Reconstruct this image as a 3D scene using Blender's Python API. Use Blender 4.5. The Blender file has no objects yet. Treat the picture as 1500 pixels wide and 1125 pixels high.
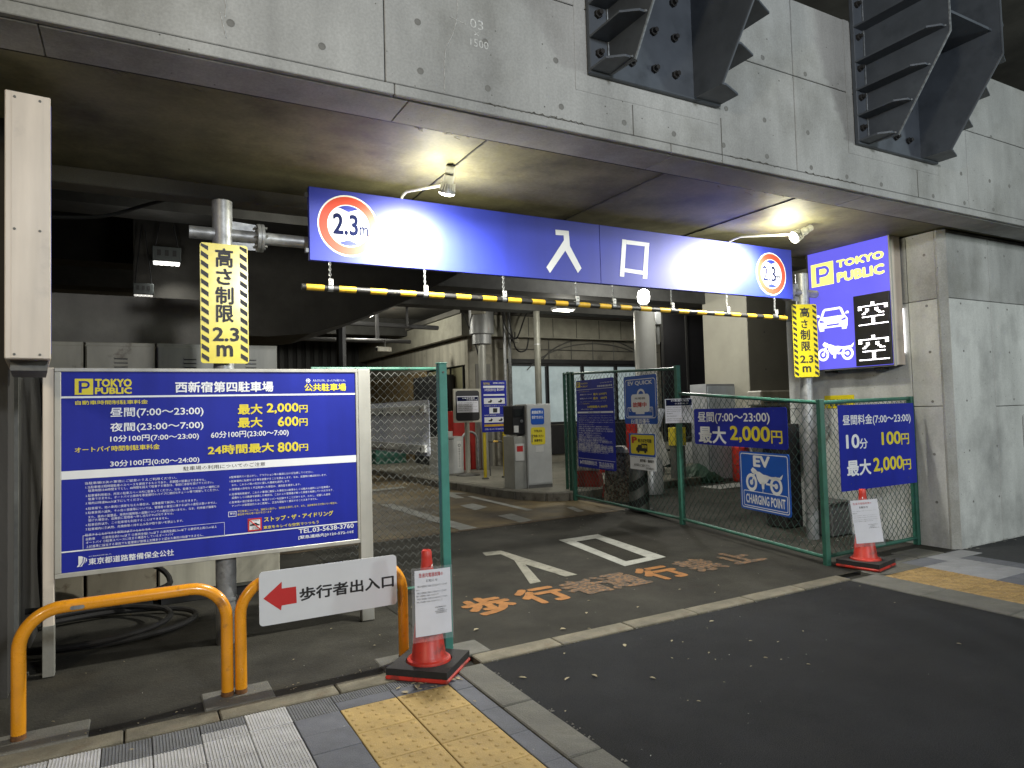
import bpy, bmesh, math, random
from mathutils import Vector, Matrix
random.seed(7)
SC = bpy.context.scene
COL = SC.collection
R = math.radians
# ------------------------------------------------------------------ camera
cam = bpy.data.objects.new('camera', bpy.data.cameras.new('camera'))
COL.objects.link(cam)
cam.data.lens = 24.0; cam.data.sensor_width = 36.0; cam.data.clip_start = 0.05; cam.data.clip_end = 300
cam.matrix_world = Matrix(((0.8748, 0.0048, -0.4844, 0.0), (-0.4834, -0.0481, -0.8741, 0.0), (-0.0277, 0.9988, -0.0399, 1.5), (0, 0, 0, 1)))
SC.camera = cam
# ------------------------------------------------------------------ night sky and light
W = bpy.data.worlds.new('World'); SC.world = W; W.use_nodes = True
bg = W.node_tree.nodes['Background']
bg.inputs['Color'].default_value = (0.80, 0.88, 1.0, 1); bg.inputs['Strength'].default_value = 0.045

def lamp(name, kind, loc, power, col=(1, 1, 1), size=0.1, target=None, angle=None, blend=0.5):
    d = bpy.data.lights.new(name, kind); d.energy = power; d.color = col
    if kind == 'AREA': d.size = size
    else: d.shadow_soft_size = size
    if kind == 'SPOT': d.spot_size = R(angle); d.spot_blend = blend
    o = bpy.data.objects.new(name, d); COL.objects.link(o); o.location = loc
    if target is not None:
        o.rotation_euler = (Vector(target) - Vector(loc)).to_track_quat('-Z', 'Y').to_euler()
    return o
# street lamps across the road, behind the photographer
lamp('street_light', 'POINT', (2.2, -4.4, 4.1), 1350, (0.93, 0.97, 1.0), 0.35)
lamp('street_light', 'POINT', (9.8, -3.2, 3.3), 760, (0.9, 1.0, 0.95), 0.35)
lamp('street_light', 'POINT', (-3.6, -1.2, 3.6), 460, (1.0, 0.86, 0.62), 0.3)
SC.view_settings.view_transform = 'Standard'; SC.view_settings.look = 'None'
SC.view_settings.exposure = 0.0; SC.view_settings.gamma = 1.0
SC.render.engine = 'CYCLES'
SC.cycles.use_denoising = True
SC.cycles.max_bounces = 6; SC.cycles.diffuse_bounces = 3; SC.cycles.glossy_bounces = 3
SC.cycles.transmission_bounces = 4; SC.cycles.transparent_max_bounces = 6
SC.cycles.sample_clamp_indirect = 4.0
SC.cycles.caustics_reflective = False; SC.cycles.caustics_refractive = False

# ------------------------------------------------------------------ materials
MATS = {}
def mat(name, col, rough=0.6, metal=0.0, var=0.12, vs=3.0, bump=0.1, bs=60.0, spec=0.5, col2=None, thr=None, streak=1.0,
        coat=0.0, fine=0.0, fs=120.0, percopy=0.0, pits=0, vstain=0.0, dirt=None, dthr=(0.55, 0.7), ds=2.0):
    """colour with broad mottling, fine speckle, optional second colour in patches, relief"""
    if name in MATS: return MATS[name]
    m = bpy.data.materials.new(name); m.use_nodes = True; MATS[name] = m
    nt = m.node_tree; N = nt.nodes; L = nt.links
    b = N['Principled BSDF']
    b.inputs['Roughness'].default_value = rough; b.inputs['Metallic'].default_value = metal
    b.inputs['Specular IOR Level'].default_value = spec; b.inputs['Coat Weight'].default_value = coat
    b.inputs['Coat Roughness'].default_value = 0.15
    tc = N.new('ShaderNodeTexCoord'); mp = N.new('ShaderNodeMapping'); mp.inputs['Scale'].default_value = (1, 1, 1.0 / streak)
    L.new(tc.outputs['Object'], mp.inputs['Vector'])
    def noise(scale, detail=5, vec=mp):
        n = N.new('ShaderNodeTexNoise'); n.inputs['Scale'].default_value = scale; n.inputs['Detail'].default_value = detail
        n.inputs['Roughness'].default_value = 0.62
        L.new(vec.outputs['Vector'] if vec is mp else vec.outputs['Object'], n.inputs['Vector']); return n
    def mix(kind, fac, a, c):
        x = N.new('ShaderNodeMix'); x.data_type = 'RGBA'; x.blend_type = kind
        if isinstance(fac, float): x.inputs['Factor'].default_value = fac
        else: L.new(fac, x.inputs['Factor'])
        for s, v in (('A', a), ('B', c)):
            if isinstance(v, tuple): x.inputs[6 if s == 'A' else 7].default_value = (*v, 1)
            else: L.new(v, x.inputs[6 if s == 'A' else 7])
        return x.outputs[2]
    def ramp(src, lo, hi, a=(0, 0, 0), c=(1, 1, 1)):
        r = N.new('ShaderNodeValToRGB'); L.new(src, r.inputs[0]); e = r.color_ramp.elements
        e[0].position = lo; e[1].position = hi; e[0].color = (*a, 1); e[1].color = (*c, 1); return r.outputs[0]
    cur = tuple(col)
    if col2 is not None:
        n = noise(vs * 0.8); cur = mix('MIX', ramp(n.outputs[0], *(thr or (0.45, 0.6))), tuple(col), tuple(col2))
    if dirt is not None:
        n = noise(ds, 8, tc); cur = mix('MIX', ramp(n.outputs[0], *dthr), cur, tuple(dirt))
    if var:
        n = noise(vs); g = ramp(n.outputs[0], 0.3, 0.7, (1 - var * 1.6,) * 3, (1 + var,) * 3)
        cur = mix('MULTIPLY', 1.0, cur, g)
    if fine:
        n = noise(fs, 3, tc); g = ramp(n.outputs[0], 0.35, 0.65, (1 - fine,) * 3, (1 + fine,) * 3)
        cur = mix('MULTIPLY', 1.0, cur, g)
    if pits:   # blow holes left by air bubbles
        vo = N.new('ShaderNodeTexVoronoi'); vo.inputs['Scale'].default_value = 11; L.new(tc.outputs['Object'], vo.inputs['Vector'])
        n = noise(2.2, 2, tc); th = N.new('ShaderNodeMath'); th.operation = 'MULTIPLY'; th.inputs[1].default_value = 0.10; L.new(n.outputs[0], th.inputs[0])
        lt = N.new('ShaderNodeMath'); lt.operation = 'LESS_THAN'; L.new(vo.outputs['Distance'], lt.inputs[0]); L.new(th.outputs[0], lt.inputs[1])
        cur = mix('MIX', lt.outputs[0], cur, (0.11, 0.11, 0.10))
    if vstain:   # rain and rust runs
        m2 = N.new('ShaderNodeMapping'); m2.inputs['Scale'].default_value = (7, 7, 0.45); L.new(tc.outputs['Object'], m2.inputs['Vector'])
        n = N.new('ShaderNodeTexNoise'); n.inputs['Scale'].default_value = 1.0; n.inputs['Detail'].default_value = 6; L.new(m2.outputs['Vector'], n.inputs['Vector'])
        g = ramp(n.outputs[0], 0.42, 0.66, (1, 1, 1), (1 - vstain,) * 3); cur = mix('MULTIPLY', 1.0, cur, g)
    if percopy:
        oi = N.new('ShaderNodeObjectInfo'); g = ramp(oi.outputs['Random'], 0, 1, (1 - percopy,) * 3, (1 + percopy,) * 3)
        cur = mix('MULTIPLY', 1.0, cur, g)
    if isinstance(cur, tuple): b.inputs['Base Color'].default_value = (*cur, 1)
    else: L.new(cur, b.inputs['Base Color'])
    if bump:
        n = noise(bs, 4, tc); bp = N.new('ShaderNodeBump'); bp.inputs['Strength'].default_value = bump; bp.inputs['Distance'].default_value = 0.01
        L.new(n.outputs[0], bp.inputs['Height']); L.new(bp.outputs[0], b.inputs['Normal'])
    n = noise(vs * 3); mr = N.new('ShaderNodeMapRange'); mr.inputs[3].default_value = max(0.03, rough - 0.1); mr.inputs[4].default_value = min(1, rough + 0.12)
    L.new(n.outputs[0], mr.inputs[0]); L.new(mr.outputs[0], b.inputs['Roughness'])
    return m
def glow(name, col, strength, base=None):
    if name in MATS: return MATS[name]
    m = bpy.data.materials.new(name); m.use_nodes = True; MATS[name] = m
    b = m.node_tree.nodes['Principled BSDF']; b.inputs['Base Color'].default_value = (*(base or col), 1)
    b.inputs['Emission Color'].default_value = (*col, 1); b.inputs['Emission Strength'].default_value = strength
    b.inputs['Roughness'].default_value = 0.3
    return m

concrete = mat('formed_concrete', (0.39, 0.395, 0.388), 0.75, pits=1, vstain=0.10, var=0.2, vs=1.4, bump=0.22, bs=30, streak=2.2, fine=0.09, fs=70, dirt=(0.22, 0.22, 0.2), dthr=(0.5, 0.78), ds=1.3)
concrete_new = mat('wall_concrete', (0.58, 0.59, 0.575), 0.6, pits=1, vstain=0.11, var=0.18, vs=1.7, bump=0.16, bs=24, streak=3.0, fine=0.07, fs=60, dirt=(0.31, 0.315, 0.31), dthr=(0.48, 0.75), ds=1.6)
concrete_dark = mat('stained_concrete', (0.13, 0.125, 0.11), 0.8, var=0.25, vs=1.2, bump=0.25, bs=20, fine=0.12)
soffit_mat = mat('soffit_steel', (0.20, 0.19, 0.115), 0.62, spec=0.35, var=0.22, vs=1.6, bump=0.12, bs=9, fine=0.08, fs=40, dirt=(0.075, 0.068, 0.045), dthr=(0.45, 0.75), ds=2.2)
asphalt_new = mat('new_asphalt', (0.016, 0.017, 0.0195), 0.9, spec=0.3, dirt=(0.021, 0.021, 0.022), dthr=(0.5, 0.72), ds=0.9, var=0.2, vs=1.5, bump=0.9, bs=260, fine=0.6, fs=170)
asphalt_old = mat('old_asphalt', (0.036, 0.034, 0.028), 0.85, spec=0.25, var=0.3, vs=1.6, bump=0.8, bs=220, fine=0.3, fs=260, dirt=(0.035, 0.031, 0.026), ds=0.9)
garage_floor = mat('garage_floor', (0.18, 0.13, 0.055), 0.6, var=0.35, vs=0.9, bump=0.25, bs=60, fine=0.15, dirt=(0.06, 0.045, 0.025), dthr=(0.42, 0.62), ds=0.7)
yard_floor = mat('yard_floor', (0.036, 0.034, 0.028), 0.88, spec=0.25, var=0.3, vs=2.2, bump=0.5, bs=80, fine=0.25, fs=140, dirt=(0.038, 0.033, 0.024), ds=1.4)
kerb_mat = mat('kerb_stone', (0.15, 0.135, 0.1), 0.85, var=0.25, vs=5, bump=0.5, bs=90, fine=0.15, fs=150, percopy=0.1, dirt=(0.14, 0.115, 0.08), ds=7)
kerb_grey = mat('kerb_grey', (0.12, 0.117, 0.103), 0.85, var=0.2, vs=4, bump=0.5, bs=90, fine=0.18, fs=150, percopy=0.08, dirt=(0.09, 0.085, 0.07), ds=5)
tile_light = mat('ribbed_tile', (0.43, 0.43, 0.44), 0.8, var=0.12, vs=7, bump=0.2, bs=90, fine=0.1, fs=160, percopy=0.08, dirt=(0.34, 0.33, 0.31), ds=9)
tile_grey = mat('slate_tile', (0.115, 0.12, 0.14), 0.85, var=0.14, vs=7, bump=0.3, bs=120, fine=0.22, fs=200, percopy=0.08)
tile_pale = mat('pale_paver', (0.24, 0.245, 0.26), 0.85, var=0.12, vs=7, bump=0.3, bs=120, fine=0.15, fs=200, percopy=0.05)
tile_yellow = mat('tactile_yellow', (0.38, 0.265, 0.10), 0.75, var=0.16, vs=6, bump=0.3, bs=110, fine=0.12, fs=180, percopy=0.06, dirt=(0.3, 0.215, 0.09), dthr=(0.52, 0.7), ds=11)
tile_yellow_old = mat('tactile_yellow_worn', (0.34, 0.225, 0.085), 0.8, var=0.2, vs=6, bump=0.4, bs=110, fine=0.25, fs=120, percopy=0.05, dirt=(0.19, 0.125, 0.055), dthr=(0.45, 0.7), ds=14)
paint_white = mat('road_paint_white', (0.38, 0.38, 0.35), 0.8, var=0.15, vs=6, bump=0.5, bs=200, fine=0.2, fs=240, dirt=(0.16, 0.15, 0.13), dthr=(0.56, 0.74), ds=22)
paint_dim = mat('road_paint_grey', (0.25, 0.24, 0.2), 0.8, var=0.2, vs=6, bump=0.5, bs=200, fine=0.2, fs=240, dirt=(0.12, 0.11, 0.09), dthr=(0.52, 0.7), ds=22)
orange_a = mat('road_paint_orange', (0.30, 0.13, 0.035), 0.8, var=0.2, vs=12, bump=0.5, bs=200, fine=0.2, fs=240, dirt=(0.06, 0.045, 0.035), dthr=(0.6, 0.72), ds=26)
orange_b = mat('road_paint_orange_worn', (0.2, 0.105, 0.045), 0.8, var=0.2, vs=12, bump=0.5, bs=200, fine=0.2, fs=240, dirt=(0.06, 0.05, 0.04), dthr=(0.44, 0.54), ds=30)
sign_blue = mat('sign_blue', (0.014, 0.024, 0.33), 0.5, vstain=0.14, var=0.1, vs=1.5, bump=0.0, spec=0.22, fine=0.03, fs=90)
sign_blue_top = mat('sign_blue_sheet', (0.018, 0.032, 0.37), 0.47, vstain=0.1, var=0.07, vs=1.2, bump=0.04, bs=2.5, spec=0.65)
sign_azure = mat('sign_azure', (0.012, 0.095, 0.48), 0.4, var=0.06, vs=2, bump=0)
pr_yellow = mat('print_yellow', (0.74, 0.62, 0.035), 0.5, var=0.05, bump=0)
pr_white = mat('print_white', (0.78, 0.80, 0.84), 0.5, var=0.04, bump=0)
pr_black = mat('print_black', (0.012, 0.012, 0.014), 0.5, var=0.05, bump=0)
pr_navy = mat('print_navy', (0.010, 0.014, 0.055), 0.85, spec=0.05, var=0.05, bump=0)
pr_red = mat('print_red', (0.5, 0.02, 0.02), 0.5, var=0.06, bump=0)
ring_red = mat('print_vermilion', (0.56, 0.06, 0.03), 0.45, var=0.05, bump=0)
paper = mat('paper', (0.74, 0.75, 0.82), 0.8, var=0.04, vs=8, bump=0.1, bs=14)
COLS = {'yellow': pr_yellow, 'white': pr_white, 'black': pr_black, 'navy': pr_navy, 'red': pr_red}
alu = mat('painted_aluminium', (0.46, 0.45, 0.41), 0.45, vstain=0.2, metal=0.25, var=0.07, vs=4, bump=0.03)
alu_warm = mat('aluminium_casing', (0.70, 0.62, 0.53), 0.42, vstain=0.18, metal=0.05, var=0.1, vs=3, bump=0.04, bs=12, streak=4, dirt=(0.36, 0.33, 0.3), dthr=(0.55, 0.8), ds=2)
galv = mat('galvanised_steel', (0.36, 0.37, 0.38), 0.45, vstain=0.25, metal=0.55, var=0.22, vs=14, bump=0.08, bs=40, dirt=(0.24, 0.245, 0.25), ds=20)
galv_dark = mat('dull_steel', (0.15, 0.15, 0.14), 0.6, metal=0.35, var=0.2, vs=8, bump=0.1)
steel_paint = mat('bracket_paint', (0.085, 0.098, 0.118), 0.45, var=0.16, vs=3, bump=0.08, bs=30, dirt=(0.06, 0.07, 0.085), ds=4)
steel_edge = mat('weld_bead', (0.22, 0.24, 0.26), 0.5, metal=0.3, var=0.3, vs=40, bump=0.2)
orange = mat('orange_pipe_paint', (0.74, 0.30, 0.012), 0.28, var=0.09, vs=6, bump=0.04, bs=40, coat=0.4, dirt=(0.36, 0.15, 0.03), dthr=(0.6, 0.72), ds=11)
haz_yellow = mat('hazard_yellow', (0.72, 0.60, 0.015), 0.3, var=0.08, vs=5, bump=0.02, coat=0.3, dirt=(0.5, 0.4, 0.04), dthr=(0.6, 0.8), ds=6)
bar_yellow = mat('bar_yellow', (0.66, 0.40, 0.03), 0.4, var=0.15, vs=12, bump=0.1, dirt=(0.3, 0.17, 0.03), dthr=(0.6, 0.74), ds=18)
bar_black = mat('bar_black', (0.02, 0.019, 0.018), 0.45, var=0.2, vs=12, bump=0.2, dirt=(0.1, 0.09, 0.06), dthr=(0.6, 0.72), ds=30)
green = mat('fence_green', (0.035, 0.14, 0.10), 0.45, var=0.15, vs=8, bump=0.06, dirt=(0.02, 0.08, 0.06), dthr=(0.55, 0.75), ds=9)
teal = mat('gate_teal', (0.06, 0.25, 0.205), 0.42, var=0.12, vs=6, bump=0.05, dirt=(0.05, 0.2, 0.17), dthr=(0.6, 0.8), ds=7)
wire_mat = mat('mesh_wire', (0.03, 0.075, 0.058), 0.5, var=0, bump=0)
wire_light = mat('gate_wire', (0.04, 0.042, 0.036), 0.5, var=0, bump=0)
cone_red = mat('cone_plastic', (0.58, 0.04, 0.025), 0.42, vstain=0.25, var=0.12, vs=5, bump=0.08, dirt=(0.27, 0.04, 0.03), dthr=(0.54, 0.66), ds=14)
rubber = mat('black_rubber', (0.018, 0.017, 0.017), 0.75, var=0.2, vs=10, bump=0.3, bs=90)
black = mat('black_plastic', (0.012, 0.012, 0.013), 0.5, var=0.1, bump=0.05)
cream = mat('cream_steel', (0.52, 0.50, 0.42), 0.45, vstain=0.25, var=0.12, vs=3, bump=0.04, streak=3, dirt=(0.22, 0.19, 0.13), dthr=(0.6, 0.78), ds=5)
cream_dirty = mat('stained_cream_steel', (0.27, 0.245, 0.19), 0.5, var=0.22, vs=3, bump=0.06, streak=2.5, dirt=(0.09, 0.06, 0.035), dthr=(0.56, 0.7), ds=7)
cab_grey = mat('cabinet_grey', (0.50, 0.51, 0.50), 0.42, metal=0.0, var=0.08, vs=3, bump=0.03)
dark_panel = mat('dark_sheet', (0.022, 0.022, 0.024), 0.6, var=0.2, vs=2, bump=0.1)
booth_wall = mat('booth_wall', (0.29, 0.275, 0.225), 0.7, var=0.2, vs=1.5, bump=0.2, bs=18, dirt=(0.14, 0.125, 0.1), ds=2)
ochre_wall = mat('ochre_wall', (0.36, 0.26, 0.13), 0.7, var=0.15, vs=2, bump=0.15, bs=20)
window_mat = mat('window_glass', (0.30, 0.34, 0.34), 0.12, var=0.4, vs=1.1, bump=0.0, spec=0.8, col2=(0.13, 0.16, 0.15), thr=(0.4, 0.65))
_w = window_mat.node_tree; _b = _w.nodes['Principled BSDF']; _b.inputs['Emission Color'].default_value = (.55, .66, .66, 1); _b.inputs['Emission Strength'].default_value = .42
curtain = mat('curtain', (0.20, 0.19, 0.11), 0.8, var=0.1, bump=0.1)
white_paint = mat('white_plastic', (0.62, 0.62, 0.60), 0.4, var=0.07, bump=0.03)
red_paint = mat('red_enamel', (0.36, 0.02, 0.015), 0.4, var=0.15, vs=4, bump=0.04)
post_yellow = mat('post_yellow', (0.6, 0.47, 0.03), 0.45, var=0.1, bump=0.05)
leaf_mat = mat('dry_leaf', (0.34, 0.29, 0.19), 0.8, var=0.3, vs=30, bump=0.1, percopy=0.3)
grit_mat = mat('grit', (0.22, 0.21, 0.19), 0.9, var=0.3, vs=40, bump=0)
scrap_mat = mat('pale_scrap', (0.36, 0.36, 0.33), 0.8, var=0.3, vs=40, bump=0.1)
chalk = mat('chalk', (0.6, 0.61, 0.6), 0.9, var=0.3, vs=60, bump=0)
lit_blue = glow('lit_blue_face', (0.155, 0.14, 0.84), 1.0, (0.03, 0.03, 0.3))
lit_yellow = glow('lit_yellow_print', (0.95, 0.88, 0.22), 1.15)
lit_white = glow('lit_white_print', (0.95, 0.96, 1.0), 1.5)
led_on = glow('led_dot', (1.0, 0.97, 1.0), 5.0)
bulb = glow('lamp_glass', (1.0, 0.98, 0.9), 14.0)
bulb_dim = glow('lamp_glass_floor', (1.0, 0.98, 0.92), 4.0)
film = bpy.data.materials.new('clear_film'); film.use_nodes = True; MATS['clear_film'] = film
_b = film.node_tree.nodes['Principled BSDF']; _b.inputs['Alpha'].default_value = 0.16; _b.inputs['Roughness'].default_value = 0.2; _b.inputs['Base Color'].default_value = (0.6, 0.6, 0.65, 1)

# ------------------------------------------------------------------ mesh helpers
class MB:
    def __init__(s): s.v = []; s.f = []
    def add(s, vs, fs):
        o = len(s.v); s.v += [tuple(v) for v in vs]; s.f += [tuple(i + o for i in f) for f in fs]; return s
    def box(s, a, b, bev=0.0):
        x0, y0, z0 = a; x1, y1, z1 = b
        if not bev:
            return s.add([(x0, y0, z0), (x1, y0, z0), (x1, y1, z0), (x0, y1, z0), (x0, y0, z1), (x1, y0, z1), (x1, y1, z1), (x0, y1, z1)],
                         [(0, 3, 2, 1), (4, 5, 6, 7), (0, 1, 5, 4), (1, 2, 6, 5), (2, 3, 7, 6), (3, 0, 4, 7)])
        bm = bmesh.new(); bmesh.ops.create_cube(bm, size=1)
        for v in bm.verts: v.co = Vector((x0 + (v.co.x + .5) * (x1 - x0), y0 + (v.co.y + .5) * (y1 - y0), z0 + (v.co.z + .5) * (z1 - z0)))
        bmesh.ops.bevel(bm, geom=bm.edges[:], offset=bev, segments=1, affect='EDGES')
        bm.verts.index_update(); s.add([v.co.copy() for v in bm.verts], [tuple(v.index for v in f.verts) for f in bm.faces]); bm.free(); return s
    def tube(s, pts, r, n=10, closed=False, caps=True):
        pts = [Vector(p) for p in pts]; k = len(pts); rings = []; o = len(s.v)
        up = None
        for i, p in enumerate(pts):
            if closed: t = (pts[(i + 1) % k] - pts[i - 1])
            else: t = (pts[min(i + 1, k - 1)] - pts[max(i - 1, 0)])
            t.normalize()
            if up is None:
                up = Vector((0, 0, 1)) if abs(t.z) < .9 else Vector((1, 0, 0))
            u = (up - t * up.dot(t)).normalized(); up = u; w = t.cross(u)
            rr = r[i] if isinstance(r, (list, tuple)) else r
            rings.append([p + (u * math.cos(2 * math.pi * j / n) + w * math.sin(2 * math.pi * j / n)) * rr for j in range(n)])
        vs = [v for ring in rings for v in ring]; fs = []
        for i in range(k if closed else k - 1):
            a = i * n; b = ((i + 1) % k) * n
            for j in range(n): fs.append((a + j, a + (j + 1) % n, b + (j + 1) % n, b + j))
        if caps and not closed: fs += [tuple(range(n))[::-1], tuple((k - 1) * n + j for j in range(n))]
        return s.add(vs, fs)
    def lathe(s, prof, c=(0, 0, 0), n=24, axis=2):
        vs = []; fs = []
        for r, z in prof:
            for j in range(n):
                a = 2 * math.pi * j / n; p = [r * math.cos(a), r * math.sin(a), z]
                if axis == 1: p = [p[0], p[2], p[1]]
                vs.append((c[0] + p[0], c[1] + p[1], c[2] + p[2]))
        for i in range(len(prof) - 1):
            for j in range(n): fs.append((i * n + j, i * n + (j + 1) % n, (i + 1) * n + (j + 1) % n, (i + 1) * n + j))
        fs += [tuple(range(n))[::-1], tuple((len(prof) - 1) * n + j for j in range(n))]
        return s.add(vs, fs)
    def prism(s, pts, y0, y1):
        """polygon in (x, z) pushed along y"""
        n = len(pts)
        bm = bmesh.new(); vs = [bm.verts.new((p[0], y0, p[1])) for p in pts]; f = bm.faces.new(vs)
        r = bmesh.ops.triangulate(bm, faces=[f]); bm.verts.index_update()
        tri = [tuple(v.index for v in g.verts) for g in bm.faces]; bm.free()
        v3 = [(p[0], y0, p[1]) for p in pts] + [(p[0], y1, p[1]) for p in pts]
        return s.add(v3, tri + [tuple(i + n for i in t)[::-1] for t in tri] + [(i, (i + 1) % n, (i + 1) % n + n, i + n) for i in range(n)])
    def flat(s, pts, y):
        bm = bmesh.new(); vs = [bm.verts.new((p[0], y, p[1])) for p in pts]; f = bm.faces.new(vs)
        if f.calc_center_median is not None: f.normal_update()
        if f.normal.y > 0: f.normal_flip()
        bmesh.ops.triangulate(bm, faces=[f]); bm.verts.index_update()
        tri = [tuple(v.index for v in g.verts) for g in bm.faces]; co = [v.co.copy() for v in bm.verts]; bm.free()
        return s.add(co, tri)
    def annulus(s, c, r0, r1, y, n=40, a0=0, a1=360, sx=1.0):
        vs = []; fs = []
        for j in range(n + 1):
            a = R(a0 + (a1 - a0) * j / n)
            for r in (r0, r1): vs.append((c[0] + r * math.cos(a) * sx, y, c[1] + r * math.sin(a)))
        for j in range(n): fs.append((2 * j, 2 * j + 2, 2 * j + 3, 2 * j + 1)[::-1])
        return s.add(vs, fs)
    def disc(s, c, r, y, n=40, sx=1.0):
        return s.flat([(c[0] + r * sx * math.cos(2 * math.pi * j / n), c[1] + r * math.sin(2 * math.pi * j / n)) for j in range(n)], y)
    def rline(s, u0, v0, u1, v1, t, y, rad=0.0, n=5):
        """rounded rectangle outline"""
        def loop(d):
            out = []; r = max(rad - d, 0.001)
            for cx, cy, a in ((u1 - d - r, v1 - d - r, 0), (u0 + d + r, v1 - d - r, 90), (u0 + d + r, v0 + d + r, 180), (u1 - d - r, v0 + d + r, 270)):
                for k in range(n + 1):
                    q = R(a + 90 * k / n); out.append((cx + r * math.cos(q), cy + r * math.sin(q)))
            return out
        A = loop(0); B = loop(t); m = len(A)
        return s.add([(p[0], y, p[1]) for p in A + B], [(j, j + m, (j + 1) % m + m, (j + 1) % m) for j in range(m)])
    def xform(s, M, start=0):
        s.v[start:] = [tuple(M @ Vector(v)) for v in s.v[start:]]; return s
    def mesh(s, name):
        me = bpy.data.meshes.new(name); me.from_pydata(s.v, [], s.f); me.update(); return me
    def build(s, name, m, parent=None, smooth=False):
        me = s.mesh(name); me.materials.append(m)
        if smooth:
            for p in me.polygons: p.use_smooth = True
            try: me.set_sharp_from_angle(angle=R(38))
            except Exception: pass
        return link(name, me, parent)
def link(name, me, parent=None):
    o = bpy.data.objects.new(name, me); COL.objects.link(o)
    if parent is not None: o.parent = parent
    return o
def rr(u0, v0, u1, v1, r, n=4):
    out = []
    for cx, cy, a in ((u1 - r, v1 - r, 0), (u0 + r, v1 - r, 90), (u0 + r, v0 + r, 180), (u1 - r, v0 + r, 270)):
        for k in range(n + 1):
            q = R(a + 90 * k / n); out.append((cx + r * math.cos(q), cy + r * math.sin(q)))
    return out
def tag(o, label=None, cat=None, group=None, kind=None):
    if label: o['label'] = label
    if cat: o['category'] = cat
    if group: o['group'] = group
    if kind: o['kind'] = kind
    return o
def thing(name, label, cat, loc=(0, 0, 0), th=0.0, group=None):
    o = bpy.data.objects.new(name, None); COL.objects.link(o); o.location = loc; o.rotation_euler = (0, 0, th)
    o.empty_display_size = 0.1
    return tag(o, label, cat, group)
def struct(name, mb, m, parent=None, smooth=False):
    o = mb.build(name, m, parent, smooth)
    if parent is None: o['kind'] = 'structure'
    return o
def sroot(name, loc=(0, 0, 0)):
    o = bpy.data.objects.new(name, None); COL.objects.link(o); o.location = loc; o['kind'] = 'structure'; return o
def bez(p0, p1, p2, n=8):
    p0, p1, p2 = map(Vector, (p0, p1, p2))
    return [p0 * (1 - t) ** 2 + p1 * 2 * t * (1 - t) + p2 * t * t for t in (i / n for i in range(n + 1))]
def smooth_path(pts, n=6):
    pts = [Vector(p) for p in pts]; out = []
    for i in range(len(pts) - 1):
        a = pts[max(i - 1, 0)]; b = pts[i]; c = pts[i + 1]; d = pts[min(i + 2, len(pts) - 1)]
        for k in range(n):
            t = k / n; out.append(0.5 * ((2 * b) + (c - a) * t + (2 * a - 5 * b + 4 * c - d) * t * t + (3 * b - a - 3 * c + d) * t ** 3))
    return out + [pts[-1]]

# lettering: the outline of a string, fitted to a box on a sign
_TXT = {}
def glyphs(s, bold, res):
    k = (s, bold, res)
    if k in _TXT: return _TXT[k]
    cu = bpy.data.curves.new('lettering', 'FONT'); cu.body = s; cu.size = 1.0; cu.resolution_u = res; cu.offset = (0, 0.012, 0.022, 0.034)[bold]
    cu.fill_mode = 'FRONT'
    ob = bpy.data.objects.new('lettering', cu); COL.objects.link(ob)
    dg = bpy.context.evaluated_depsgraph_get(); me = ob.evaluated_get(dg).to_mesh()
    vs = [tuple(v.co) for v in me.vertices]; fs = [tuple(p.vertices) for p in me.polygons]
    ob.evaluated_get(dg).to_mesh_clear(); bpy.data.objects.remove(ob); bpy.data.curves.remove(cu)
    xs = [v[0] for v in vs] or [0, 1]; ys = [v[1] for v in vs] or [0, 1]
    _TXT[k] = (vs, fs, min(xs), max(xs), min(ys), max(ys)); return _TXT[k]
def text(mb, s, u0, v0, u1, v1, bold=1, y=-0.0015):
    h = v1 - v0; res = 1 if h < 0.03 else (2 if h < 0.12 else 4)
    if h < 0.019: bold = 0
    vs, fs, x0, x1, y0, y1 = glyphs(s, 0, res)
    d = (0, 0.016, 0.028, 0.045, 0.06)[bold]; x0 -= d; x1 += d; y0 -= d; y1 += d
    sx = (u1 - u0) / max(x1 - x0, 1e-6); sy = (v1 - v0) / max(y1 - y0, 1e-6)
    ring = [(0, 0)] if not bold else [(d * math.cos(k * math.pi / 3 + .3), d * math.sin(k * math.pi / 3 + .3)) for k in range(6)]
    for k, (dx, dy) in enumerate(ring):      # the stroke is thickened by laying the outline down several times, a hair apart
        mb.add([(u0 + (a + dx - x0) * sx, y - .00006 * k, v0 + (b + dy - y0) * sy) for a, b, _ in vs], fs)
    return mb
def letter_sign(root, sg, names={}, y=-0.0015, mats=None):
    """all print of one colour on a sign is one layer of ink"""
    by = {}
    for s, u0, v0, u1, v1, c, b in sg['t']:
        text(by.setdefault(c, MB()), s, u0, v0, u1, v1, b, y)
    for c, mb in by.items(): mb.build('lettering', (mats or COLS)[c], root)
def chainlink(w, h, p=0.039, dz=0.08, r=0.0034, y=0.0, x0=0.0, z0=0.0, bow=0.0):
    mb = MB(); n = int(w / p); m = int(h / (dz / 2)); D = ((0, 1), (-.87, -.5), (.87, -.5))
    for k in range(n):
        vs = []; fs = []
        for i in range(m + 1):
            x = x0 + k * p + (p * ((i + k) % 2)); z = z0 + i * dz / 2
            yy = y + 0.004 * (1 if (i % 2) else -1) + bow * math.sin(3.1 * x + 1.7 * z)
            for a, b in D: vs.append((x + a * r, yy + b * r, z))
        for i in range(m):
            for j in range(3): fs.append((i * 3 + j, i * 3 + (j + 1) % 3, i * 3 + 3 + (j + 1) % 3, i * 3 + 3 + j))
        mb.add(vs, fs)
    return mb
def tree_copy(o, parent=None):
    c = o.copy(); COL.objects.link(c); c.parent = parent
    for ch in [x for x in COL.objects if x.parent is o]: tree_copy(ch, c)
    return c

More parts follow.
